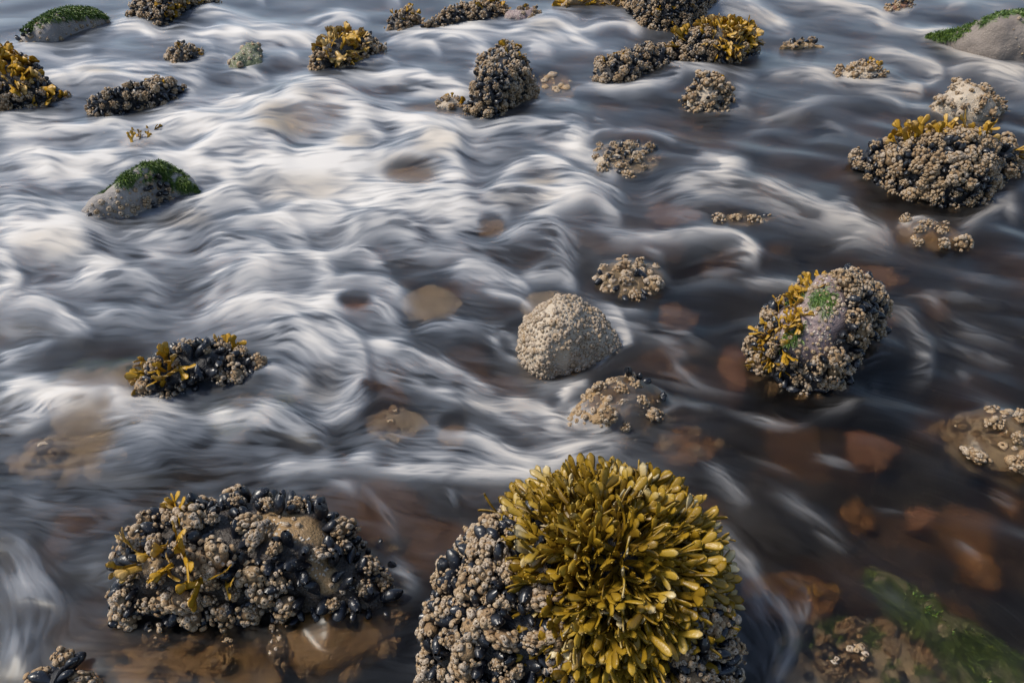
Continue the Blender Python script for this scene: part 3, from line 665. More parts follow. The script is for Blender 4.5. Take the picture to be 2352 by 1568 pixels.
r.crust(0.034, 0.038, 0.40, ind=True, seed=27, bare=[(0.67, 0.52, 0.12, 0.11), (0.80, 0.30, 0.05, 0.14), (0.22, 0.36, 0.04, 0.05)], msize=0.031, zmin=-0.03).weed([(0.24, 0.36, 0.09, 0.10), (0.31, 0.56, 0.05, 0.05), (0.46, 0.22, 0.04, 0.05)], 0.013, 0.062, tone=0.32, lift=1.4).fine_crust(0.016, 0.007, zone=[(0.67, 0.52, 0.14, 0.14), (0.80, 0.3, 0.08, 0.16)], clump=0.0)
NEAR = Rock("near rock under a big dome of golden rockweed, bottom centre", [(958, 1500), (966, 1420), (990, 1330), (1060, 1235), (1130, 1195), (1190, 1180), (1240, 1150), (1320, 1180), (1450, 1200), (1580, 1270), (1650, 1330), (1690, 1420), (1700, 1520)], [(958, 1600), (1000, 1650), (1200, 1680), (1400, 1690), (1600, 1680), (1700, 1600)], 0.8, 'dark', seed=20, nu=96, nv=80, amp=0.03)
NEAR.crust(0.028, 0.034, 0.40, ind=True, seed=31, msize=0.029, zmin=0.0, vmax=0.8, bare=[(0.60, 0.50, 0.22, 0.42)])

def weed_dome(rock, px, py, z, Rtot, L, n, seed=1):
    """bushy hemispherical growth of branching fronds over the crown of a rock"""
    gx, gy, gd = ground(px, py, z); c = np.array([float(gx), float(gy), z]); R = Rtot - L * 0.85
    rr = random.Random(seed); shp = []; crown = np.array([0.18, -0.22, 0.96])
    view = np.array([0, 0, CAM_H]) - c; view /= np.linalg.norm(view)
    a = np.linspace(0, 2 * np.pi, 40, endpoint=False); ph = np.linspace(-0.5 * np.pi, 0.5 * np.pi, 22)
    for i in range(n):
        zz = 1 - (i + 0.5) / n * 1.8; q = math.sqrt(max(0, 1 - zz * zz)); th = i * 2.399963 + rr.gauss(0, 0.15)
        d = np.array([q * math.cos(th), q * math.sin(th), zz])
        if d[1] > 0.75 and d[2] < 0.1: continue
        wob = 1 + 0.09 * vnoise3((d * 1.0 + 5)[None], 2.3)[0]
        p = c + d * R * wob * np.array([1.04, 1.0, 0.98])
        # fronds lie over like wet thatch: swept outward and hanging under their weight
        swirl = np.array([vnoise3((d + 3)[None], 2.0)[0], vnoise3((d + 9)[None], 2.0)[0], vnoise3((d + 15)[None], 2.0)[0]])
        tg = d * float(d @ crown) - crown; tg /= np.linalg.norm(tg) + 0.15
        dr = 0.62 * d + 0.62 * tg + 0.38 * swirl + np.array([rr.gauss(0, .2), rr.gauss(0, .2), rr.gauss(0, .2) - 0.12])
        low = smooth(-zz, -0.1, 0.7)
        dr = dr + np.array([0, 0, -0.35]) * low
        tone = 0.38 * (rr.random() - 0.5) + 0.02 + (0.3 if rr.random() < 0.07 else 0) - 0.22 * float(smooth(vnoise3((d + 21)[None], 1.6)[0], 0.1, 0.7))
        shp.append(xform(FR[rr.randrange(len(FR))], frame_from(dr, rr.random() * 6.28) * L * (0.75 + 0.55 * rr.random()), p - rock.root_loc, tone))
    sh = merge(shp); o = link("seaweed", make_mesh("seaweed", sh.V, sh.F, M_WEED, {"tone": sh.tone}), rock.root)
    V = np.concatenate([np.stack([np.cos(a) * math.cos(p) , np.sin(a) * math.cos(p), np.full(40, math.sin(p))], -1) for p in ph]) * R * 0.97
    core = make_mesh("stone", V + c - rock.root_loc, [grid_faces(22, 40, wrap_v=True)], M_STONE['dark'], {"moss": np.zeros(len(V))})
    link("stone", core, rock.root)
weed_dome(NEAR, 1385, 1340, 0.112, 0.167, 0.080, 2500, 3)
r = Rock("small cluster of mussels and barnacles at the bottom left corner", [(70, 1545), (110, 1510), (150, 1498), (190, 1505), (215, 1540)], [(70, 1610), (140, 1650), (215, 1600)], 0.75, 'dark', seed=22)
r.crust(0.03, 0.034, 0.5, ind=True, seed=33).weed([(0.7, 0.2, 0.15, 0.2)], 0.025, 0.04)

# --- stones below the surface
def sunk(label, top, bot, stone, dz=-0.02, rho=0.92, seed=0, fine=None, cl=None, weed=None, name='submerged_stone', moss=None, zfac=0.5, amp=0.06):
    r = Rock(label, top, bot, rho, stone, cat='stone', name=name, tophold=dz, seed=seed, flow=False, moss=moss, zfac=zfac, nu=56, nv=44, amp=amp)
    if fine: r.fine_crust(fine, fine * 1.1, zmin=-0.2)
    if cl: r.crust(0.05, 0.040, 0.08, zmin=-0.2, seed=seed)
    if weed: r.weed(weed, 0.022, 0.05, zmin=-0.2)
    if moss: r.moss(6000, 0.012)
    if dz > -0.001: FILMS.append((r, 0.009, None))
    return r
def box(x0, y0, x1, y1):
    m = (x0 + x1) / 2; w = x1 - x0
    return [(x0, (y0 + y1) / 2), (x0 + w * 0.15, y0 + (y1 - y0) * 0.15), (m, y0), (x1 - w * 0.15, y0 + (y1 - y0) * 0.15), (x1, (y0 + y1) / 2)], [(x0, (y0 + y1) / 2 + 4), (x0 + w * 0.15, y1 - (y1 - y0) * 0.15), (m, y1), (x1 - w * 0.15, y1 - (y1 - y0) * 0.15), (x1, (y0 + y1) / 2 + 4)]
sunk("barnacle studded dome under a glassy skin of water, above centre", *box(1355, 308, 1520, 398), 'cream', 0.010, rho=0.82, cl=1, seed=1)
sunk("rock splitting a white fan of water, below the oval mussel rock", *box(2065, 490, 2210, 572), 'tan', 0.014, rho=0.82, cl=1, seed=2)
sunk("pale barnacled stone under thin water, up right of the egg rock", *box(1368, 578, 1540, 672), 'cream', 0.004, rho=0.85, fine=0.016, cl=1, seed=3)
sunk("small wet red stone breaking the surface, left of centre", [(768, 690), (800, 674), (840, 668), (862, 680)], [(768, 700), (800, 716), (840, 720), (862, 708)], 'red', 0.004, 0.55, seed=4, zfac=1.0, name='red_stone')
sunk("round tan cobble under smooth water between the red stone and the egg rock", *box(918, 628, 1062, 722), 'cream', -0.022, seed=5)
sunk("orange cobble under dark water, right of the egg rock", *box(1520, 660, 1610, 722), 'orange', -0.05, seed=6, amp=0.14)
sunk("tan cobble just behind the pale egg rock", *box(1200, 640, 1340, 735), 'cream', -0.015, seed=7)
sunk("greenish barnacled stone under smooth water, below the long foam ribbon", *box(835, 912, 985, 1000), 'cream', -0.012, fine=0.018, seed=8)
sunk("small tan cobble right of the greenish sunken stone", *box(1005, 945, 1075, 1005), 'tan', -0.03, seed=9)
sunk("broad yellow tan stone under water near the left edge", *box(30, 940, 285, 1085), 'cream', -0.022, seed=10, fine=0.03, amp=0.1)
sunk("long tan slab with green algae edge, under the left cluster rock", *box(85, 772, 430, 985), 'cream', 0.006, seed=11, moss=[(0.5, 0.85, 0.45, 0.2)])
sunk("dark olive ledge drowned just right of the left cluster rock", *box(430, 790, 670, 960), 'green', -0.035, seed=12, cl=1)
sunk("tan barnacled shelf sloping underwater, right of the near left rock", *box(600, 1165, 945, 1530), 'tan', 0.014, seed=13, cl=1)
sunk("drowned ledge with scattered barnacles, in front of the near left rock", *box(180, 1400, 640, 1640), 'tan', -0.015, seed=14, cl=1)
sunk("broad sandy tan boulder underwater at the bottom right", *box(1790, 1330, 2190, 1640), 'cream', -0.022, seed=15, moss=[(0.4, 0.7, 0.3, 0.2), (0.7, 0.3, 0.15, 0.15)], cl=1, amp=0.1)
sunk("green weedy ridge underwater in the bottom right corner", [(2005, 1265), (2040, 1243), (2120, 1275), (2230, 1335), (2360, 1405), (2440, 1475)], [(2005, 1290), (2060, 1410), (2150, 1530), (2260, 1640), (2440, 1720)], 'green', -0.007, seed=16, moss=[(0.45, 0.42, 0.6, 0.32)], name='submerged_ridge')
sunk("sunken stone carrying a brown weed frill, right of the weed dome", *box(1725, 1232, 1950, 1375), 'orange', -0.075, seed=17, weed=[(0.5, 0.5, 0.4, 0.3)])
sunk("brown barnacled stone in dark water, right of the broken rock", *box(1510, 945, 1660, 1045), 'orange', -0.03, seed=18, cl=1)
sunk("barnacled rock at the right edge half under brown water", *box(2180, 880, 2460, 1090), 'cream', 0.02, rho=0.8, seed=19, cl=1, fine=0.014)
sunk("small barnacle ledge under a grey sheet of water, right of centre", *box(1645, 482, 1765, 512), 'cream', -0.012, seed=20, cl=1)
sunk("tan stone drowned beside the tall barnacle stack", *box(1225, 150, 1325, 232), 'tan', -0.004, seed=21, fine=0.026, zfac=0.8)
sunk("tan stone under smooth water left of the tall barnacle stack", *box(915, 222, 1080, 278), 'tan', -0.02, seed=22)
sunk("reddish cobble deep under brown water near the right edge", *box(1960, 930, 2080, 1010), 'red', -0.085, seed=23, amp=0.14)
sunk("rust cobble under dark water at the upright rock's left foot", *box(1665, 720, 1745, 850), 'red', -0.075, seed=24, amp=0.14)
sunk("amber cobble under dark water, below right of the broken rock", *box(1955, 1075, 2040, 1150), 'orange', -0.09, seed=25, amp=0.14)
sunk("rust red pebble under the dark water at lower right", *box(2115, 1100, 2180, 1150), 'red', -0.085, seed=26, amp=0.14)
sunk("amber pebble under the dark water near the right edge", *box(2250, 1200, 2330, 1290), 'orange', -0.08, seed=27, amp=0.14)
sunk("tan cobble under water behind the tilted rock", *box(1960, 585, 2090, 650), 'orange', -0.03, seed=28, amp=0.14)
sunk("rock sunk under the white mound with a weed sprig at its tip, upper left", *box(655, 190, 800, 300), 'tan', -0.02, seed=29, weed=[(0.3, 0.7, 0.12, 0.15)])
sunk("drowned stone with a trailing weed sprig, right of the long low rock", *box(282, 296, 365, 345), 'tan', 0.001, seed=30, weed=[(0.45, 0.6, 0.3, 0.3)])
sunk("tan stone showing through the water below the white rapids", *box(1095, 488, 1165, 535), 'tan', -0.015, seed=31)
sunk("tan hump under the boiling white water, centre left", *box(870, 360, 1010, 440), 'tan', -0.015, seed=32)
sunk("rust brown slab under the stream, right of centre", *box(1480, 440, 1620, 500), 'red', -0.04, seed=33, amp=0.14)

# ------------------------------------------------------------------ water
# foam ribbons surveyed on the water plane: (points, intensity, width left of travel, width right of travel, height factor)
S = []
def s_(pts, I, w, w2=None, h=1.0): S.append((pts, I, w, w2 if w2 is not None else w, h))
exec_strokes = """
20,118 90,122 150,132 198,122|.7|12
133,180 202,155 259,158 360,166 425,162 457,180|.8|14
115,192 250,182 380,185 450,188|.7|10
250,65 320,55 360,75 430,68 500,85 570,90|.75|14
430,30 520,40 590,62 650,72 700,78|.7|12
540,97 612,90 684,92 730,105|.85|14
705,72 756,50 792,40 830,50|.8|12
0,284 90,295 180,292 252,281 290,300|.8|16
0,266 60,270 130,272|.5|10
0,317 108,310 200,300|.6|14
378,281 468,277 540,274 612,252 684,216 738,202 792,216 820,234|.9|26|30|1.3
360,299 470,290 520,310 470,332|.9|22
468,342 540,313 612,299 641,317 655,349|.75|10|40
306,364 360,360 432,364 540,346 666,353 756,346 830,340|.9|18
0,382 108,378 180,382 288,374|.75|20
85,360 110,372 118,392|.9|14
450,385 580,390 690,396 830,380|.8|22
500,415 560,425 600,407|.7|16
612,425 720,405 830,390|.85|20
306,540 400,530 450,497 504,457 560,443|.7|12|26
0,504 72,518 144,540 220,555|.85|30
0,470 60,478 120,500 190,520|.6|20
612,450 684,457 720,486 738,504|.65|18
883,100 919,90 998,86 1088,108 1117,119|.8|14
980,72 1052,68 1124,72 1196,76 1232,58 1304,72 1333,86|.75|14
1250,32 1322,45|.6|8
1333,83 1383,58 1440,54 1466,68|.85|12
1160,68 1268,94 1362,119|.65|12
1215,112 1260,126|.5|12
800,176 872,184 951,194 1016,205 1077,212|.75|10
1078,160 1106,172|.95|9
1311,202 1362,202 1412,209 1484,202 1542,187 1560,162 1542,148|.65|8
1556,158 1646,170|.5|10
800,263 890,259 980,292 1048,320|.85|18|26|1.2
1046,318 1056,346 1050,378 1068,425|.62|13|58|1.1
829,403 908,364 980,335 1034,335|.8|26
800,295 843,292 872,317 872,346|.8|12
760,420 860,440 960,452 1040,440|.7|22
740,470 860,480 960,470 1060,455|.6|20
1052,313 1124,299 1178,284 1250,284 1322,299 1340,317 1333,335|.6|12|26
1300,306 1330,322|.8|14
1250,324 1322,342 1376,371 1408,396|.65|12
1052,356 1124,346 1196,356|.4|12
1142,428 1178,389 1232,371 1286,378 1322,403 1376,425 1408,439|.8|10|28|1.3
1354,439 1315,475 1250,482|.7|18
998,515 1088,479 1160,443 1232,443 1304,454|.8|18
1010,530 1080,510 1150,490|.6|14
800,551 854,511 926,479 1000,470|.75|20
700,520 800,530 900,520 1000,500|.5|18
1160,540 1214,515 1261,518 1286,547 1300,590|.55|9|30|1.2
1347,324 1376,306 1398,304|.6|7
1304,518 1448,540 1556,544 1650,533|.35|10
1538,500 1628,518|.4|6
1412,306 1484,310 1545,324|.5|7
1214,241 1304,241 1340,252|.4|8
1650,7 1707,22 1757,43 1804,68|.8|12
1577,54 1613,29 1667,18 1721,25|.7|14
1793,4 1883,11 1955,18 2009,29 2034,54|.85|15
2034,65 2099,79 2171,104 2225,130 2297,158 2352,166|.7|10
2027,36 2081,27|.7|6
2117,86 2146,68 2182,63|.85|8
2171,14 2214,11|.7|6
2230,12 2352,18|.4|8
2009,119 2081,133 2135,148 2157,169 2146,191|.75|7|14
1757,176 1847,173 1937,191 2027,202 2106,209|.75|10
2080,205 2108,210|.8|8
1563,158 1631,162 1692,169 1728,176|.55|8
2171,173 2243,158 2352,187|.55|12
2260,172 2352,200|.7|12
1667,184 1707,216 1685,245|.45|10
1685,281 1757,277 1829,263 1901,234 1973,230|.4|10
1990,216 2045,230 2070,245|.5|8
1703,306 1757,288 1815,274|.45|8
2081,256 2135,259 2164,277|.6|8
2182,277 2200,259 2221,252|.7|6
2189,281 2261,270 2352,234|.4|8
1865,313 1919,295 1962,324|.45|8
1595,355 1650,370 1700,385|.6|16
1652,392 1690,392|.6|16
1505,443 1577,418 1667,418 1757,432 1829,464 1901,497 1973,518 2027,547|.7|10|34|1.3
1505,470 1613,454 1721,461|.35|12
1901,490 1944,472 1969,497 1973,515|.55|6|14
1829,446 1865,454 1880,479|.45|6
1505,529 1595,533 1685,540 1728,562|.4|10
2070,533 2088,511 2113,500|.9|9
2088,551 2110,529 2135,518|.9|9
2135,551 2207,529 2261,497 2308,475 2326,493|.5|12
2243,449 2297,435 2352,420|.35|10
0,571 72,564 144,578 216,582|.7|28
0,590 30,620 48,650 20,678|.9|7|45
180,639 223,611 274,607|.85|9|20
58,675 108,654 180,654 288,636 396,636|.45|14
300,600 370,590 440,600|.4|14
468,661 540,636 648,607 720,593 752,611 760,632|.6|9|34|1.3
735,600 758,625|.6|10
0,697 72,697 137,711 162,740 198,769|.65|8|26|1.2
162,740 252,733 360,747|.4|14
216,712 324,715 432,733|.35|12
432,733 540,708 648,700 720,715 774,733|.55|18
0,823 54,812 108,801|.5|14
0,924 72,895 162,881 234,859|.65|20
0,890 100,905 170,900|.5|14
0,971 72,967 126,942 180,924 252,906 281,924|.9|22|12|1.2
576,769 648,751 738,740 800,762 835,823 839,895 820,942 785,967|.65|8|60|1.3
666,798 702,877 684,931|.45|16
620,760 700,775 760,820 770,880|.45|18
450,985 540,960 648,942 684,974|.4|12
288,949 396,967 504,960|.4|14
252,1030 400,1010 612,1020|.25|16
1160,553 1214,524 1268,535 1304,560 1315,589|.5|12
1196,632 1250,618 1300,614 1318,639|.6|8|22
1016,636 1124,654 1196,647|.35|10
926,531 1016,539 1088,557|.35|12
850,600 960,585 1080,590 1180,600|.35|14
1106,672 1160,686 1196,697 1214,715|.65|8
822,769 890,805 951,823 998,841 1052,863 1124,906 1189,931 1250,953 1290,974|.65|10|14|1.2
872,859 980,881 1088,935 1160,971 1232,989 1286,981|.62|18|10|1.2
1265,968 1292,978|.75|10
830,830 900,850 980,870|.4|16
1358,679 1412,708 1430,751 1448,798 1419,823 1376,852|.6|6|16
1131,769 1142,805 1182,830|.6|8
1142,765 1178,783|.5|8
1196,931 1268,909 1340,870 1376,855|.35|12
1286,935 1311,909 1344,895|.85|8
1315,960 1358,927|.8|10
800,1021 872,999 944,1021 1052,1014|.35|16
1016,1003 1088,1014 1160,1035 1232,1071|.5|10
1232,1057 1340,1014 1412,985 1462,949|.5|20
1385,1040 1400,1010 1405,990|.4|14
900,1055 1052,1053 1160,1080|.4|12
1484,762 1556,805 1592,823|.3|8
1460,860 1556,877 1628,913|.25|8
1520,909 1592,942 1647,956|.3|8
1466,575 1538,596|.4|7
1286,524 1412,549 1520,553 1647,542|.45|8
1505,546 1595,539 1667,539 1714,557 1739,582 1725,593|.55|7|24|1.2
1705,560 1736,584|.7|9
1649,589 1721,596 1750,629|.45|8
1703,632 1757,647 1811,654 1833,661|.55|10
1505,776 1548,823 1577,863 1649,906 1757,920|.3|8
1631,942 1721,967 1811,981 1883,981|.45|8
1847,967 1937,945 1991,917|.35|10
1991,877 2027,888|.35|8
2038,693 2088,719 2110,751 2131,791 2131,852|.5|7|26|1.2
2038,697 2117,683 2153,704 2189,733|.4|10
2153,711 2225,751 2352,798|.35|12
2117,769 2207,794 2297,823 2352,834|.35|10
2027,679 2189,686 2352,704|.22|12
2189,841 2243,873|.3|8
2189,636 2352,654|.2|12
0,1238 54,1249 90,1310 108,1346 144,1393 144,1418 115,1436|.36|9|50|.8
72,1436 54,1508 18,1562|.34|24
30,1290 50,1360 60,1430|.22|20
612,1083 684,1072 756,1069 847,1062|.5|16
216,1047 324,1029|.3|10
36,1155 108,1170 180,1166|.2|12
738,1108 792,1119 828,1148|.4|8
847,1090 937,1098 1027,1090 1135,1101 1207,1112 1243,1126|.65|26|8|1.3
1099,1004 1153,1044 1225,1069 1279,1087|.5|12
1243,1076 1315,1058 1369,1036 1405,1022|.6|20
847,1130 883,1184 926,1256|.3|9
883,1256 937,1328 973,1364|.35|12
1035,1115 1050,1165|.22|6
1599,1069 1653,1105 1707,1159 1732,1184|.45|9|20
1689,1051 1743,1065 1797,1080 1833,1098|.25|8
1743,1130 1851,1177 1959,1249|.35|14
1851,1206 1977,1263|.3|8
1988,1285 2049,1346 2103,1400 2157,1465 2211,1537|.4|8|18
1671,1234 1725,1292 1761,1346 1797,1382 1822,1429 1829,1465 1815,1508 1779,1565|.5|10|34|1.2
1800,1310 1844,1335 1855,1382 1851,1418|.5|6|16
1725,1328 1743,1400 1772,1472|.4|16
2254,1116 2301,1137 2352,1170|.45|7
1995,1159 2103,1184|.2|6
2175,1234 2283,1306|.25|6
1851,1051 1923,1072 1995,1087|.3|6
"""
for ln in exec_strokes.strip().splitlines():
    f = ln.split('|'); pts = [tuple(map(float, p.split(','))) for p in f[0].split()]
    s_(pts, float(f[1]), float(f[2]), float(f[3]) if len(f) > 3 else None, float(f[4]) if len(f) > 4 else 1.0)

# small choppy crests between the surveyed ribbons, thicker where the stream is rougher
_r = random.Random(42); _n = 0
while _n < 95:
    x, y = _r.uniform(-200, 2500), _r.uniform(-20, 1040)
    rough = max(0.10, 1.0 - abs(x - 560) / 1250) * (1.0 if y < 760 else 0.55)
    if _r.random() > rough: continue
    _n += 1
    k = (0.42 + 0.85 * max(0, y) / 1100) * _r.uniform(0.7, 1.35); Lk = 175 * k; t = _r.uniform(-0.08, 0.14); bl = _r.uniform(0.05, 0.15)
    s_([(x, y), (x + 0.35 * Lk, y - bl * Lk + t * 0.35 * Lk), (x + 0.72 * Lk, y - bl * 0.9 * Lk + t * 0.72 * Lk), (x + Lk, y + (0.10 + t) * Lk)], _r.uniform(0.49, 0.62) * (0.55 + 0.6 * rough), 4.5 * k + 1.5, _r.uniform(14, 30) * k, _r.uniform(0.9, 1.5))

def catmull(pts, n=7):
    p = np.array(pts, float)
    if len(p) < 3: t = np.linspace(0, 1, n)[:, None]; return p[0] * (1 - t) + p[-1] * t
    q = np.vstack([2 * p[0] - p[1], p, 2 * p[-1] - p[-2]]); out = []
    for i in range(1, len(q) - 2):
        for t in np.linspace(0, 1, n, endpoint=False):
            a, b, c, d = q[i - 1], q[i], q[i + 1], q[i + 2]
            out.append(0.5 * ((2 * b) + (c - a) * t + (2 * a - 5 * b + 4 * c - d) * t * t + (3 * b - a - 3 * c + d) * t ** 3))
    out.append(p[-1]); return np.array(out)
STR = [(catmull(p), I, wl, wr, h) for (p, I, wl, wr, h) in S]

def coarse_map(tab, px, py, xs, ys):
    tab = np.array(tab, np.float32)
    fx = np.interp(px, xs, np.arange(len(xs))); fy = np.interp(py, ys, np.arange(len(ys)))
    ix = np.clip(fx.astype(int), 0, len(xs) - 2); iy = np.clip(fy.astype(int), 0, len(ys) - 2); tx = fx - ix; ty = fy - iy
    tx = tx * tx * (3 - 2 * tx); ty = ty * ty * (3 - 2 * ty)
    return (tab[iy, ix] * (1 - tx) + tab[iy, ix + 1] * tx) * (1 - ty) + (tab[iy + 1, ix] * (1 - tx) + tab[iy + 1, ix + 1] * tx) * ty

def build_water():
    XS = np.arange(-340, 2700, 2.3); YS = np.arange(-70, 1720, 1.5)
    nx, ny = len(XS), len(YS)
    PX, PY = np.meshgrid(XS, YS, indexing='ij'); PX = PX.astype(np.float32); PY = PY.astype(np.float32)
    X, Y, D = ground(PX, PY)
    # --- direction of flow on a coarse net
    g = 12.0; cx = np.arange(-360, 2724, g); cyv = np.arange(-96, 1744, g); CX, CY = np.meshgrid(cx, cyv, indexing='ij')
    ang = coarse_map([[4, 4, 6, 6, 4, 8, 10, 8], [2, 0, 0, 3, 5, 8, 10, 6], [0, -8, -4, 2, 6, 8, 8, 8], [2, -6, -4, 5, 8, 12, 12, 12], [0, -4, 2, 12, 6, 12, 18, 20], [4, 4, 8, 8, 10, 24, 30, 30], [10, 5, 5, 5, 25, 40, 42, 35]],
                     CX, CY, np.linspace(0, 2352, 8), np.linspace(0, 1568, 7))
    ang = np.radians(ang + 9 * (vnoise2(CX, CY, 190, 110, 3) - 0.5) * 2)
    DX = np.cos(ang) * 0.25; DY = np.sin(ang) * 0.25
    for P, I, wl, wr, h in STR:
        w = 0.5 * (wl + wr); sg = max(14.0, min(40.0, w * 1.6)); T = np.gradient(P, axis=0); L = np.linalg.norm(T, axis=1, keepdims=True) + 1e-9; T = T / L
        if P[:, 1].mean() < 1000: T = T * np.where(T[:, :1] < 0, -1, 1); L = L * (0.06 + 0.94 * np.abs(T[:, :1]) ** 1.5)
        x0, x1, y0, y1 = P[:, 0].min() - 3 * sg, P[:, 0].max() + 3 * sg, P[:, 1].min() - 3 * sg, P[:, 1].max() + 3 * sg
        i0, i1 = np.searchsorted(cx, [x0, x1]); j0, j1 = np.searchsorted(cyv, [y0, y1])
        if i1 <= i0 or j1 <= j0: continue
        for (p, t, l) in zip(P, T, L[:, 0]):   # steep fronts do not turn the streaks
            wgt = np.exp(-((CX[i0:i1, j0:j1] - p[0]) ** 2 + (CY[i0:i1, j0:j1] - p[1]) ** 2) / sg ** 2) * min(1.0, l / 12) * 0.5
            DX[i0:i1, j0:j1] += wgt * t[0]; DY[i0:i1, j0:j1] += wgt * t[1]
    for (rx_, ry_, a, b) in ROCKS:
        ex = (CX - rx_) / (a * 1.05); ey = (CY - ry_) / (b * 1.25); rr = np.hypot(ex, ey) + 1e-6
        tx = -ey / rr * a; ty = ex / rr * b; sgn = np.sign(tx); sgn[sgn == 0] = 1; nn = np.hypot(tx, ty) + 1e-6
        wgt = 0.9 * np.exp(-np.maximum(rr - 1, 0) * 2.6) * np.clip(np.abs(ey) / rr * 1.6, 0, 1)
        DX += wgt * tx / nn * sgn; DY += wgt * ty / nn * sgn
    nn = np.hypot(DX, DY) + 1e-6; DX = (DX / nn).astype(np.float32); DY = (DY / nn).astype(np.float32)
    # --- noise, then smeared along the flow (line integral)
    footx = D / FPX * 2.3; footy = footx / np.maximum(0.1, np.sin(PITCH + np.arctan((PY - H0 / 2) / FPX)))
    fine = np.zeros(PX.shape, np.float32); wsum = np.zeros(PX.shape, np.float32)
    for k, (c, wt) in enumerate(((0.0035, 2.6), (0.007, 2.0), (0.016, 1.5), (0.04, 1.1), (0.1, 0.8))):
        w = wt * smooth(c / footy, 0.6, 1.6); fine += w * (vnoise2(X, Y, c, c, k * 13.0) - 0.5); wsum += w * w
    fine /= np.sqrt(wsum) + 1e-6
    big = (vnoise2(X, Y, 0.11, 0.11, 71.0) + 0.6 * vnoise2(X, Y, 0.05, 0.05, 33.0) - 0.8).astype(np.float32)
    src = np.stack([fine, big], -1).reshape(-1, 2)
    def sample(ax, ay):
        fx = np.clip((ax - XS[0]) / 2.3, 0, nx - 1.001); fy = np.clip((ay - YS[0]) / 1.5, 0, ny - 1.001)
        ix = fx.astype(np.int32); iy = fy.astype(np.int32); tx = (fx - ix)[..., None]; ty = (fy - iy)[..., None]
        k = ix * ny + iy
        return (src[k] * (1 - tx) + src[k + ny] * tx) * (1 - ty) + (src[k + 1] * (1 - tx) + src[k + ny + 1] * tx) * ty
    acc = sample(PX, PY) * 1.0; wacc = 1.0; NST = 32
    stp = (0.0045 * FPX / D).astype(np.float32); stp = np.clip(stp, 3.0, 4.6)
    for sgn in (1, -1):
        ax, ay = PX.copy(), PY.copy()
        for k in range(NST):
            ci = np.clip(((ax - cx[0]) / g + 0.5).astype(np.int32), 0, len(cx) - 1); cj = np.clip(((ay - cyv[0]) / g + 0.5).astype(np.int32), 0, len(cyv) - 1)
            ax = ax + sgn * stp * DX[ci, cj]; ay = ay + sgn * stp * DY[ci, cj]
            w = 0.5 + 0.5 * math.cos(math.pi * (k + 1) / (NST + 1)); acc += w * sample(ax, ay); wacc += w * (1 if sgn else 0)
    lic = acc[..., 0]; licb = acc[..., 1]
    def norm(a, lo=3, hi=97):
        # local contrast: same spread near and far
        m = a.mean(0, keepdims=True); sd = a.std(0, keepdims=True) + 1e-6
        return np.clip((a - m) / sd * 0.23 + 0.5, -0.2, 1.2)
    lic = norm(lic); licb = norm(licb)
    # hair-fine threads, each drifting a little off the main flow
    hair = np.zeros(PX.shape, np.float32)
    for c, wt in ((0.003, 1.5), (0.006, 1.3), (0.013, 1.0), (0.028, .8), (0.06, .6)):
        hair += wt * smooth(c / footy, 0.45, 1.1) * (vnoise2(X, Y, c, c, 200 + c * 3000) - 0.5)
    src = hair.reshape(-1, 1); acc = sample(PX, PY)
    wig = (vnoise2(CX, CY, 46, 30, 11) + 0.6 * vnoise2(CX, CY, 22, 16, 17) - 0.8) * np.radians(36)
    EXd = DX * np.cos(wig) - DY * np.sin(wig); EYd = DX * np.sin(wig) + DY * np.cos(wig)
    for sgn in (1, -1):
        ax, ay = PX.copy(), PY.copy()
        for k in range(13):
            ci = np.clip(((ax - cx[0]) / g + 0.5).astype(np.int32), 0, len(cx) - 1); cj = np.clip(((ay - cyv[0]) / g + 0.5).astype(np.int32), 0, len(cyv) - 1)
            ax = ax + sgn * 2.6 * EXd[ci, cj]; ay = ay + sgn * 2.6 * EYd[ci, cj]
            acc = acc + (0.5 + 0.5 * math.cos(math.pi * (k + 1) / 14)) * sample(ax, ay)
    hair = norm(acc[..., 0])
    # --- foam ribbons, their outline feathered by the same flow-smeared noise
    warp = (lic - 0.5) * 12 + (licb - 0.5) * 16 + (hair - 0.5) * 14
    QX = PX + (lic - 0.5) * 8 + (hair - 0.5) * 12; QY = PY + warp * np.clip(PY / 700 + 0.35, 0.35, 1.1)
    base = coarse_map([[.14, .13, .18, .14, .14, .2, .2, .16], [.25, .28, .3, .22, .2, .15, .2, .2], [.35, .4, .5, .35, .15, .12, .12, .1], [.45, .5, .6, .4, .22, .12, .06, .05], [.5, .4, .4, .4, .2, .1, .08, .06],
                       [.35, .35, .33, .22, .12, .05, .08, .08], [.3, .3, .32, .15, .12, .03, .08, .08], [.4, .3, .3, .25, .15, .04, .05, .02], [.24, .26, .26, .27, .26, .05, .0, .0], [.24, .24, .2, .1, .2, .08, .02, 0.], [.24, .16, .1, .1, .15, .1, .05, 0.], [.22, .15, .08, .05, .1, .2, .15, .05]],
                      PX, PY, np.linspace(0, 2352, 8), np.array([0, 130, 261, 392, 522, 653, 784, 914, 1045, 1176, 1306, 1568.]))
    keep = 1 - base; Z = np.zeros(PX.shape, np.float32)
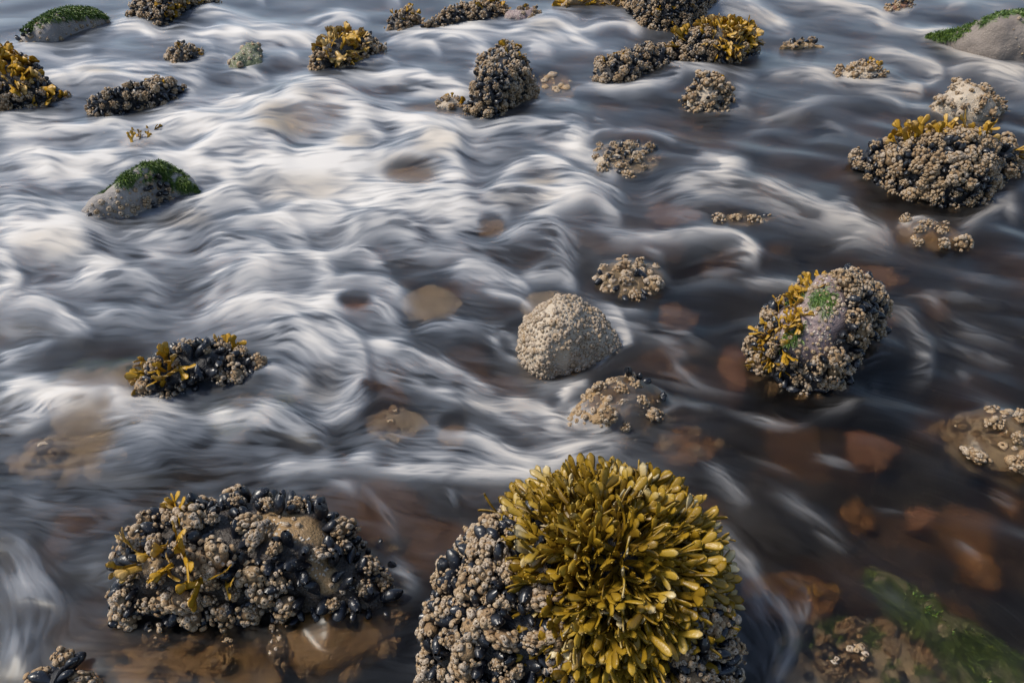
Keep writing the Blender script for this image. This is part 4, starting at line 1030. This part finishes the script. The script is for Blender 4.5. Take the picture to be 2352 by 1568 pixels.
    for P, I, wl, wr, h in STR:
        m = 2.6 * max(wl, wr) + 24
        i0, i1 = np.searchsorted(XS, [P[:, 0].min() - m, P[:, 0].max() + m]); j0, j1 = np.searchsorted(YS, [P[:, 1].min() - m, P[:, 1].max() + m])
        if i1 - i0 < 2 or j1 - j0 < 2: continue
        qx, qy = QX[i0:i1, j0:j1], QY[i0:i1, j0:j1]; ux, uy = PX[i0:i1, j0:j1], PY[i0:i1, j0:j1]
        for pas, (ex, ey) in enumerate(((qx, qy), (ux, uy))):
            best = np.full(ex.shape, 1e9, np.float32); sd = np.zeros(ex.shape, np.float32); tt = np.zeros(ex.shape, np.float32); n = len(P) - 1
            for k in range(n):
                a, b = P[k], P[k + 1]; d = b - a; l2 = d @ d + 1e-9
                t = np.clip(((ex - a[0]) * d[0] + (ey - a[1]) * d[1]) / l2, 0, 1)
                rx, ry = ex - a[0] - t * d[0], ey - a[1] - t * d[1]; dd = rx * rx + ry * ry
                u = dd < best; best = np.where(u, dd, best); sd = np.where(u, d[0] * ry - d[1] * rx, sd); tt = np.where(u, (k + t) / n, tt); dln = np.where(u, math.sqrt(l2), dln) if k else np.full(ex.shape, math.sqrt(l2), np.float32)
            # sd > 0 : below / right of travel in survey axes
            dist = np.sqrt(best); sd = smooth(sd / (dln * dist + 1e-3), -0.85, 0.85); w = wl + (wr - wl) * sd
            tap = smooth(tt, -0.12, 0.22) * smooth(1 - tt, -0.25, 0.10) if I > 0.48 else 0.9 * smooth(tt, -0.04, 0.5) * smooth(1 - tt, -0.04, 0.5)
            if pas == 0:
                f = I * np.exp(-(dist / (w * 1.2 + 2)) ** 2 * 0.9) * tap
                keep[i0:i1, j0:j1] *= 1 - np.clip(f, 0, 0.97)
            else:
                w2 = (max(wl, 11) + (max(wr, 11) - max(wl, 11)) * sd) * 1.25
                hm = 0.52 * h * math.sqrt(I) * min(wl + wr, 60) * 0.5 * D[i0:i1, j0:j1] / FPX
                Z[i0:i1, j0:j1] += hm * np.exp(-(dist / w2) ** 2) * tap
    for (rx_, ry_, a, b) in ROCKS:
        i0, i1 = np.searchsorted(XS, [rx_ - 2 * a, rx_ + 2 * a]); j0, j1 = np.searchsorted(YS, [ry_ - 2.4 * b - 20, ry_ + 2.4 * b + 20])
        if i1 - i0 < 2 or j1 - j0 < 2: continue
        rr = np.hypot((QX[i0:i1, j0:j1] - rx_) / (a * 1.02), (QY[i0:i1, j0:j1] - ry_) / (b * 1.12)); r2 = np.hypot((PX[i0:i1, j0:j1] - rx_) / a, (PY[i0:i1, j0:j1] - ry_) / b)
        side = 0.5 + 0.5 * np.clip((PX[i0:i1, j0:j1] - rx_) / a, -1, 1)
        keep[i0:i1, j0:j1] *= 1 - 0.42 * np.exp(-((rr - 1.0) / 0.14) ** 2) * (0.3 + 0.7 * side) * np.clip(1.3 * hair[i0:i1, j0:j1], 0, 1)
        Z[i0:i1, j0:j1] += np.exp(-((r2 - 0.9) / 0.35) ** 2) * (0.014 * side - 0.004)
    macro = 1 - keep
    # clear windows over stones that show through
    for (x, y, rx, ry, am) in ((1440, 352, 70, 36, .8), (1455, 625, 75, 42, .6), (815, 695, 45, 26, .85), (990, 675, 70, 45, .7), (1565, 692, 45, 30, .6), (1270, 690, 60, 35, .5), (910, 955, 75, 42, .65), (1040, 975, 36, 30, .6),
                               (160, 1010, 115, 60, .4), (230, 840, 170, 70, .8), (540, 885, 90, 60, .5), (740, 1400, 170, 160, .8), (420, 1500, 230, 80, .65), (1980, 1480, 170, 130, .6), (2200, 1420, 150, 120, .9), (1830, 1310, 90, 60, .6),
                               (1430, 920, 110, 70, .55), (1310, 800, 110, 90, .35), (2270, 985, 90, 100, .9), (1705, 497, 55, 18, .6), (1275, 190, 45, 35, .7), (1000, 250, 80, 28, .6), (1130, 512, 34, 22, .6), (940, 400, 60, 32, .4), (2140, 540, 60, 40, .35)):
        d = np.hypot((PX - x) / rx, (PY - y) / ry); macro = macro * (1 - am * (1 - smooth(d, 0.55, 1.25)))
    lic0 = lic; lic = 0.5 + ((lic - 0.5) * 0.75 + (hair - 0.5) * 0.9)
    L = np.clip(lic, 0, 1.1); LB = np.clip(licb, 0, 1.1)
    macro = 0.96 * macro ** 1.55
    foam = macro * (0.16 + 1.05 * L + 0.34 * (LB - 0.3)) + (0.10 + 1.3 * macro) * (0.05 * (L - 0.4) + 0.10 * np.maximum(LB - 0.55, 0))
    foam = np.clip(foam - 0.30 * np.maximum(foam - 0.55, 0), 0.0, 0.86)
    tint = (0.05 + 0.40 * smooth(PX + 0.35 * PY, 1100, 2300)).astype(np.float32)
    for (x, y, rx, ry, am) in ((650, 290, 80, 45, .75), (944, 400, 80, 40, .8), (820, 330, 60, 30, .5), (720, 225, 60, 30, .35), (1240, 410, 70, 30, .55), (1200, 460, 120, 30, .4), (430, 510, 80, 30, .55), (230, 170, 60, 14, .5), (130, 575, 120, 40, .3), (200, 945, 70, 30, .4), (740, 890, 60, 60, .4), (1000, 340, 80, 40, .4), (1960, 50, 120, 40, .4), (1750, 45, 60, 30, .5), (1250, 70, 60, 20, .4), (1650, 450, 150, 30, .4), (700, 440, 160, 40, .35), (1150, 930, 150, 60, .35)):
        d = np.hypot((PX - x) / rx, (PY - y) / ry); tint = np.maximum(tint, am * (1 - smooth(d, 0.3, 1.2)) * (0.6 + 0.5 * L))
    # --- height: rollers from the ribbons, smooth swell, silky ridges along the flow
    Z = Z + 0.020 * (licb - 0.5) + 0.00025 * (lic0 - 0.5) * np.clip(D / 1.2, 1, 2.0)
    Z += 0.016 * (vnoise2(X, Y, 0.42, 0.26, 5.0) - 0.5)
    Z += 0.010 * (vnoise2(X, Y, 0.17, 0.12, 9.0) - 0.5)
    # sheets of water sliding over half-drowned rocks: the surface follows the stone a few millimetres above it
    for rk, th, msk in FILMS:
        xw, yc, b, h, dz = rk.prof
        m = (X > xw[0]) & (X < xw[-1]) & (np.abs(Y - yc.mean()) < b.max() * 1.1)
        xq, yq = X[m], Y[m]; t = np.clip(np.abs(yq - np.interp(xq, xw, yc)) / np.maximum(np.interp(xq, xw, b), 1e-3), 0, 1)
        zr = dz + np.interp(xq, xw, h) * (1 - t ** (2 / 0.85)) ** 0.425 + th * (0.6 + 0.8 * LB[m]) + 0.004 * (L[m] - 0.5)
        zz = np.maximum(Z[m], zr)
        if msk is not None:
            w = smooth(((PX[m] - msk[0]) * msk[2] + (PY[m] - msk[1]) * msk[3]) / msk[4] + 0.5 * (LB[m] - 0.5), -0.5, 0.5); zz = Z[m] * (1 - w) + zz * w
        Z[m] = zz
    def box(a, r, ax):
        p = np.pad(a, [(r + 1, r) if k == ax else (0, 0) for k in (0, 1)], mode='edge'); c = np.cumsum(p, axis=ax, dtype=np.float64)
        n = a.shape[ax]; i = np.arange(n)
        return ((np.take(c, i + 2 * r + 1, ax) - np.take(c, i, ax)) / (2 * r + 1)).astype(np.float32)
    for _ in range(2): Z = box(box(Z.astype(np.float32), 4, 0), 5, 1)      # running water has no creases
    Z = Z + 0.0004 * (lic0 - 0.5) * np.clip(D / 1.2, 1, 2.5)
    # --- coarse margin so the stream carries on beyond the frame
    ex = np.concatenate([np.arange(-1900, -340, 40), XS, np.arange(XS[-1] + 20, 4300, 40)])
    ey = np.concatenate([np.arange(-505, -440, 8), np.arange(-440, -70, 12), YS, np.arange(YS[-1] + 12, 2300, 24)])
    def refl(v, a):
        n = len(a); f = (v - a[0]) / (a[1] - a[0]); k = np.abs(np.rint(f).astype(int)); k = np.where(k > n - 1, 2 * (n - 1) - k, k); return np.clip(k, 0, n - 1)
    ii, jj = refl(ex, XS), refl(ey, YS); sel = np.ix_(ii, jj)
    EX, EY = np.meshgrid(ex, ey, indexing='ij'); GX, GY, _ = ground(EX, EY)
    V = np.stack([GX, GY, Z[sel]], -1).reshape(-1, 3)
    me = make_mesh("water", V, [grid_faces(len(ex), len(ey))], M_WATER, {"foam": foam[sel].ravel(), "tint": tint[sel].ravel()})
    o = link("water", me); o["kind"] = "structure"
    n = me.polygons[0].normal
    if n.z < 0: me.flip_normals()
build_water()
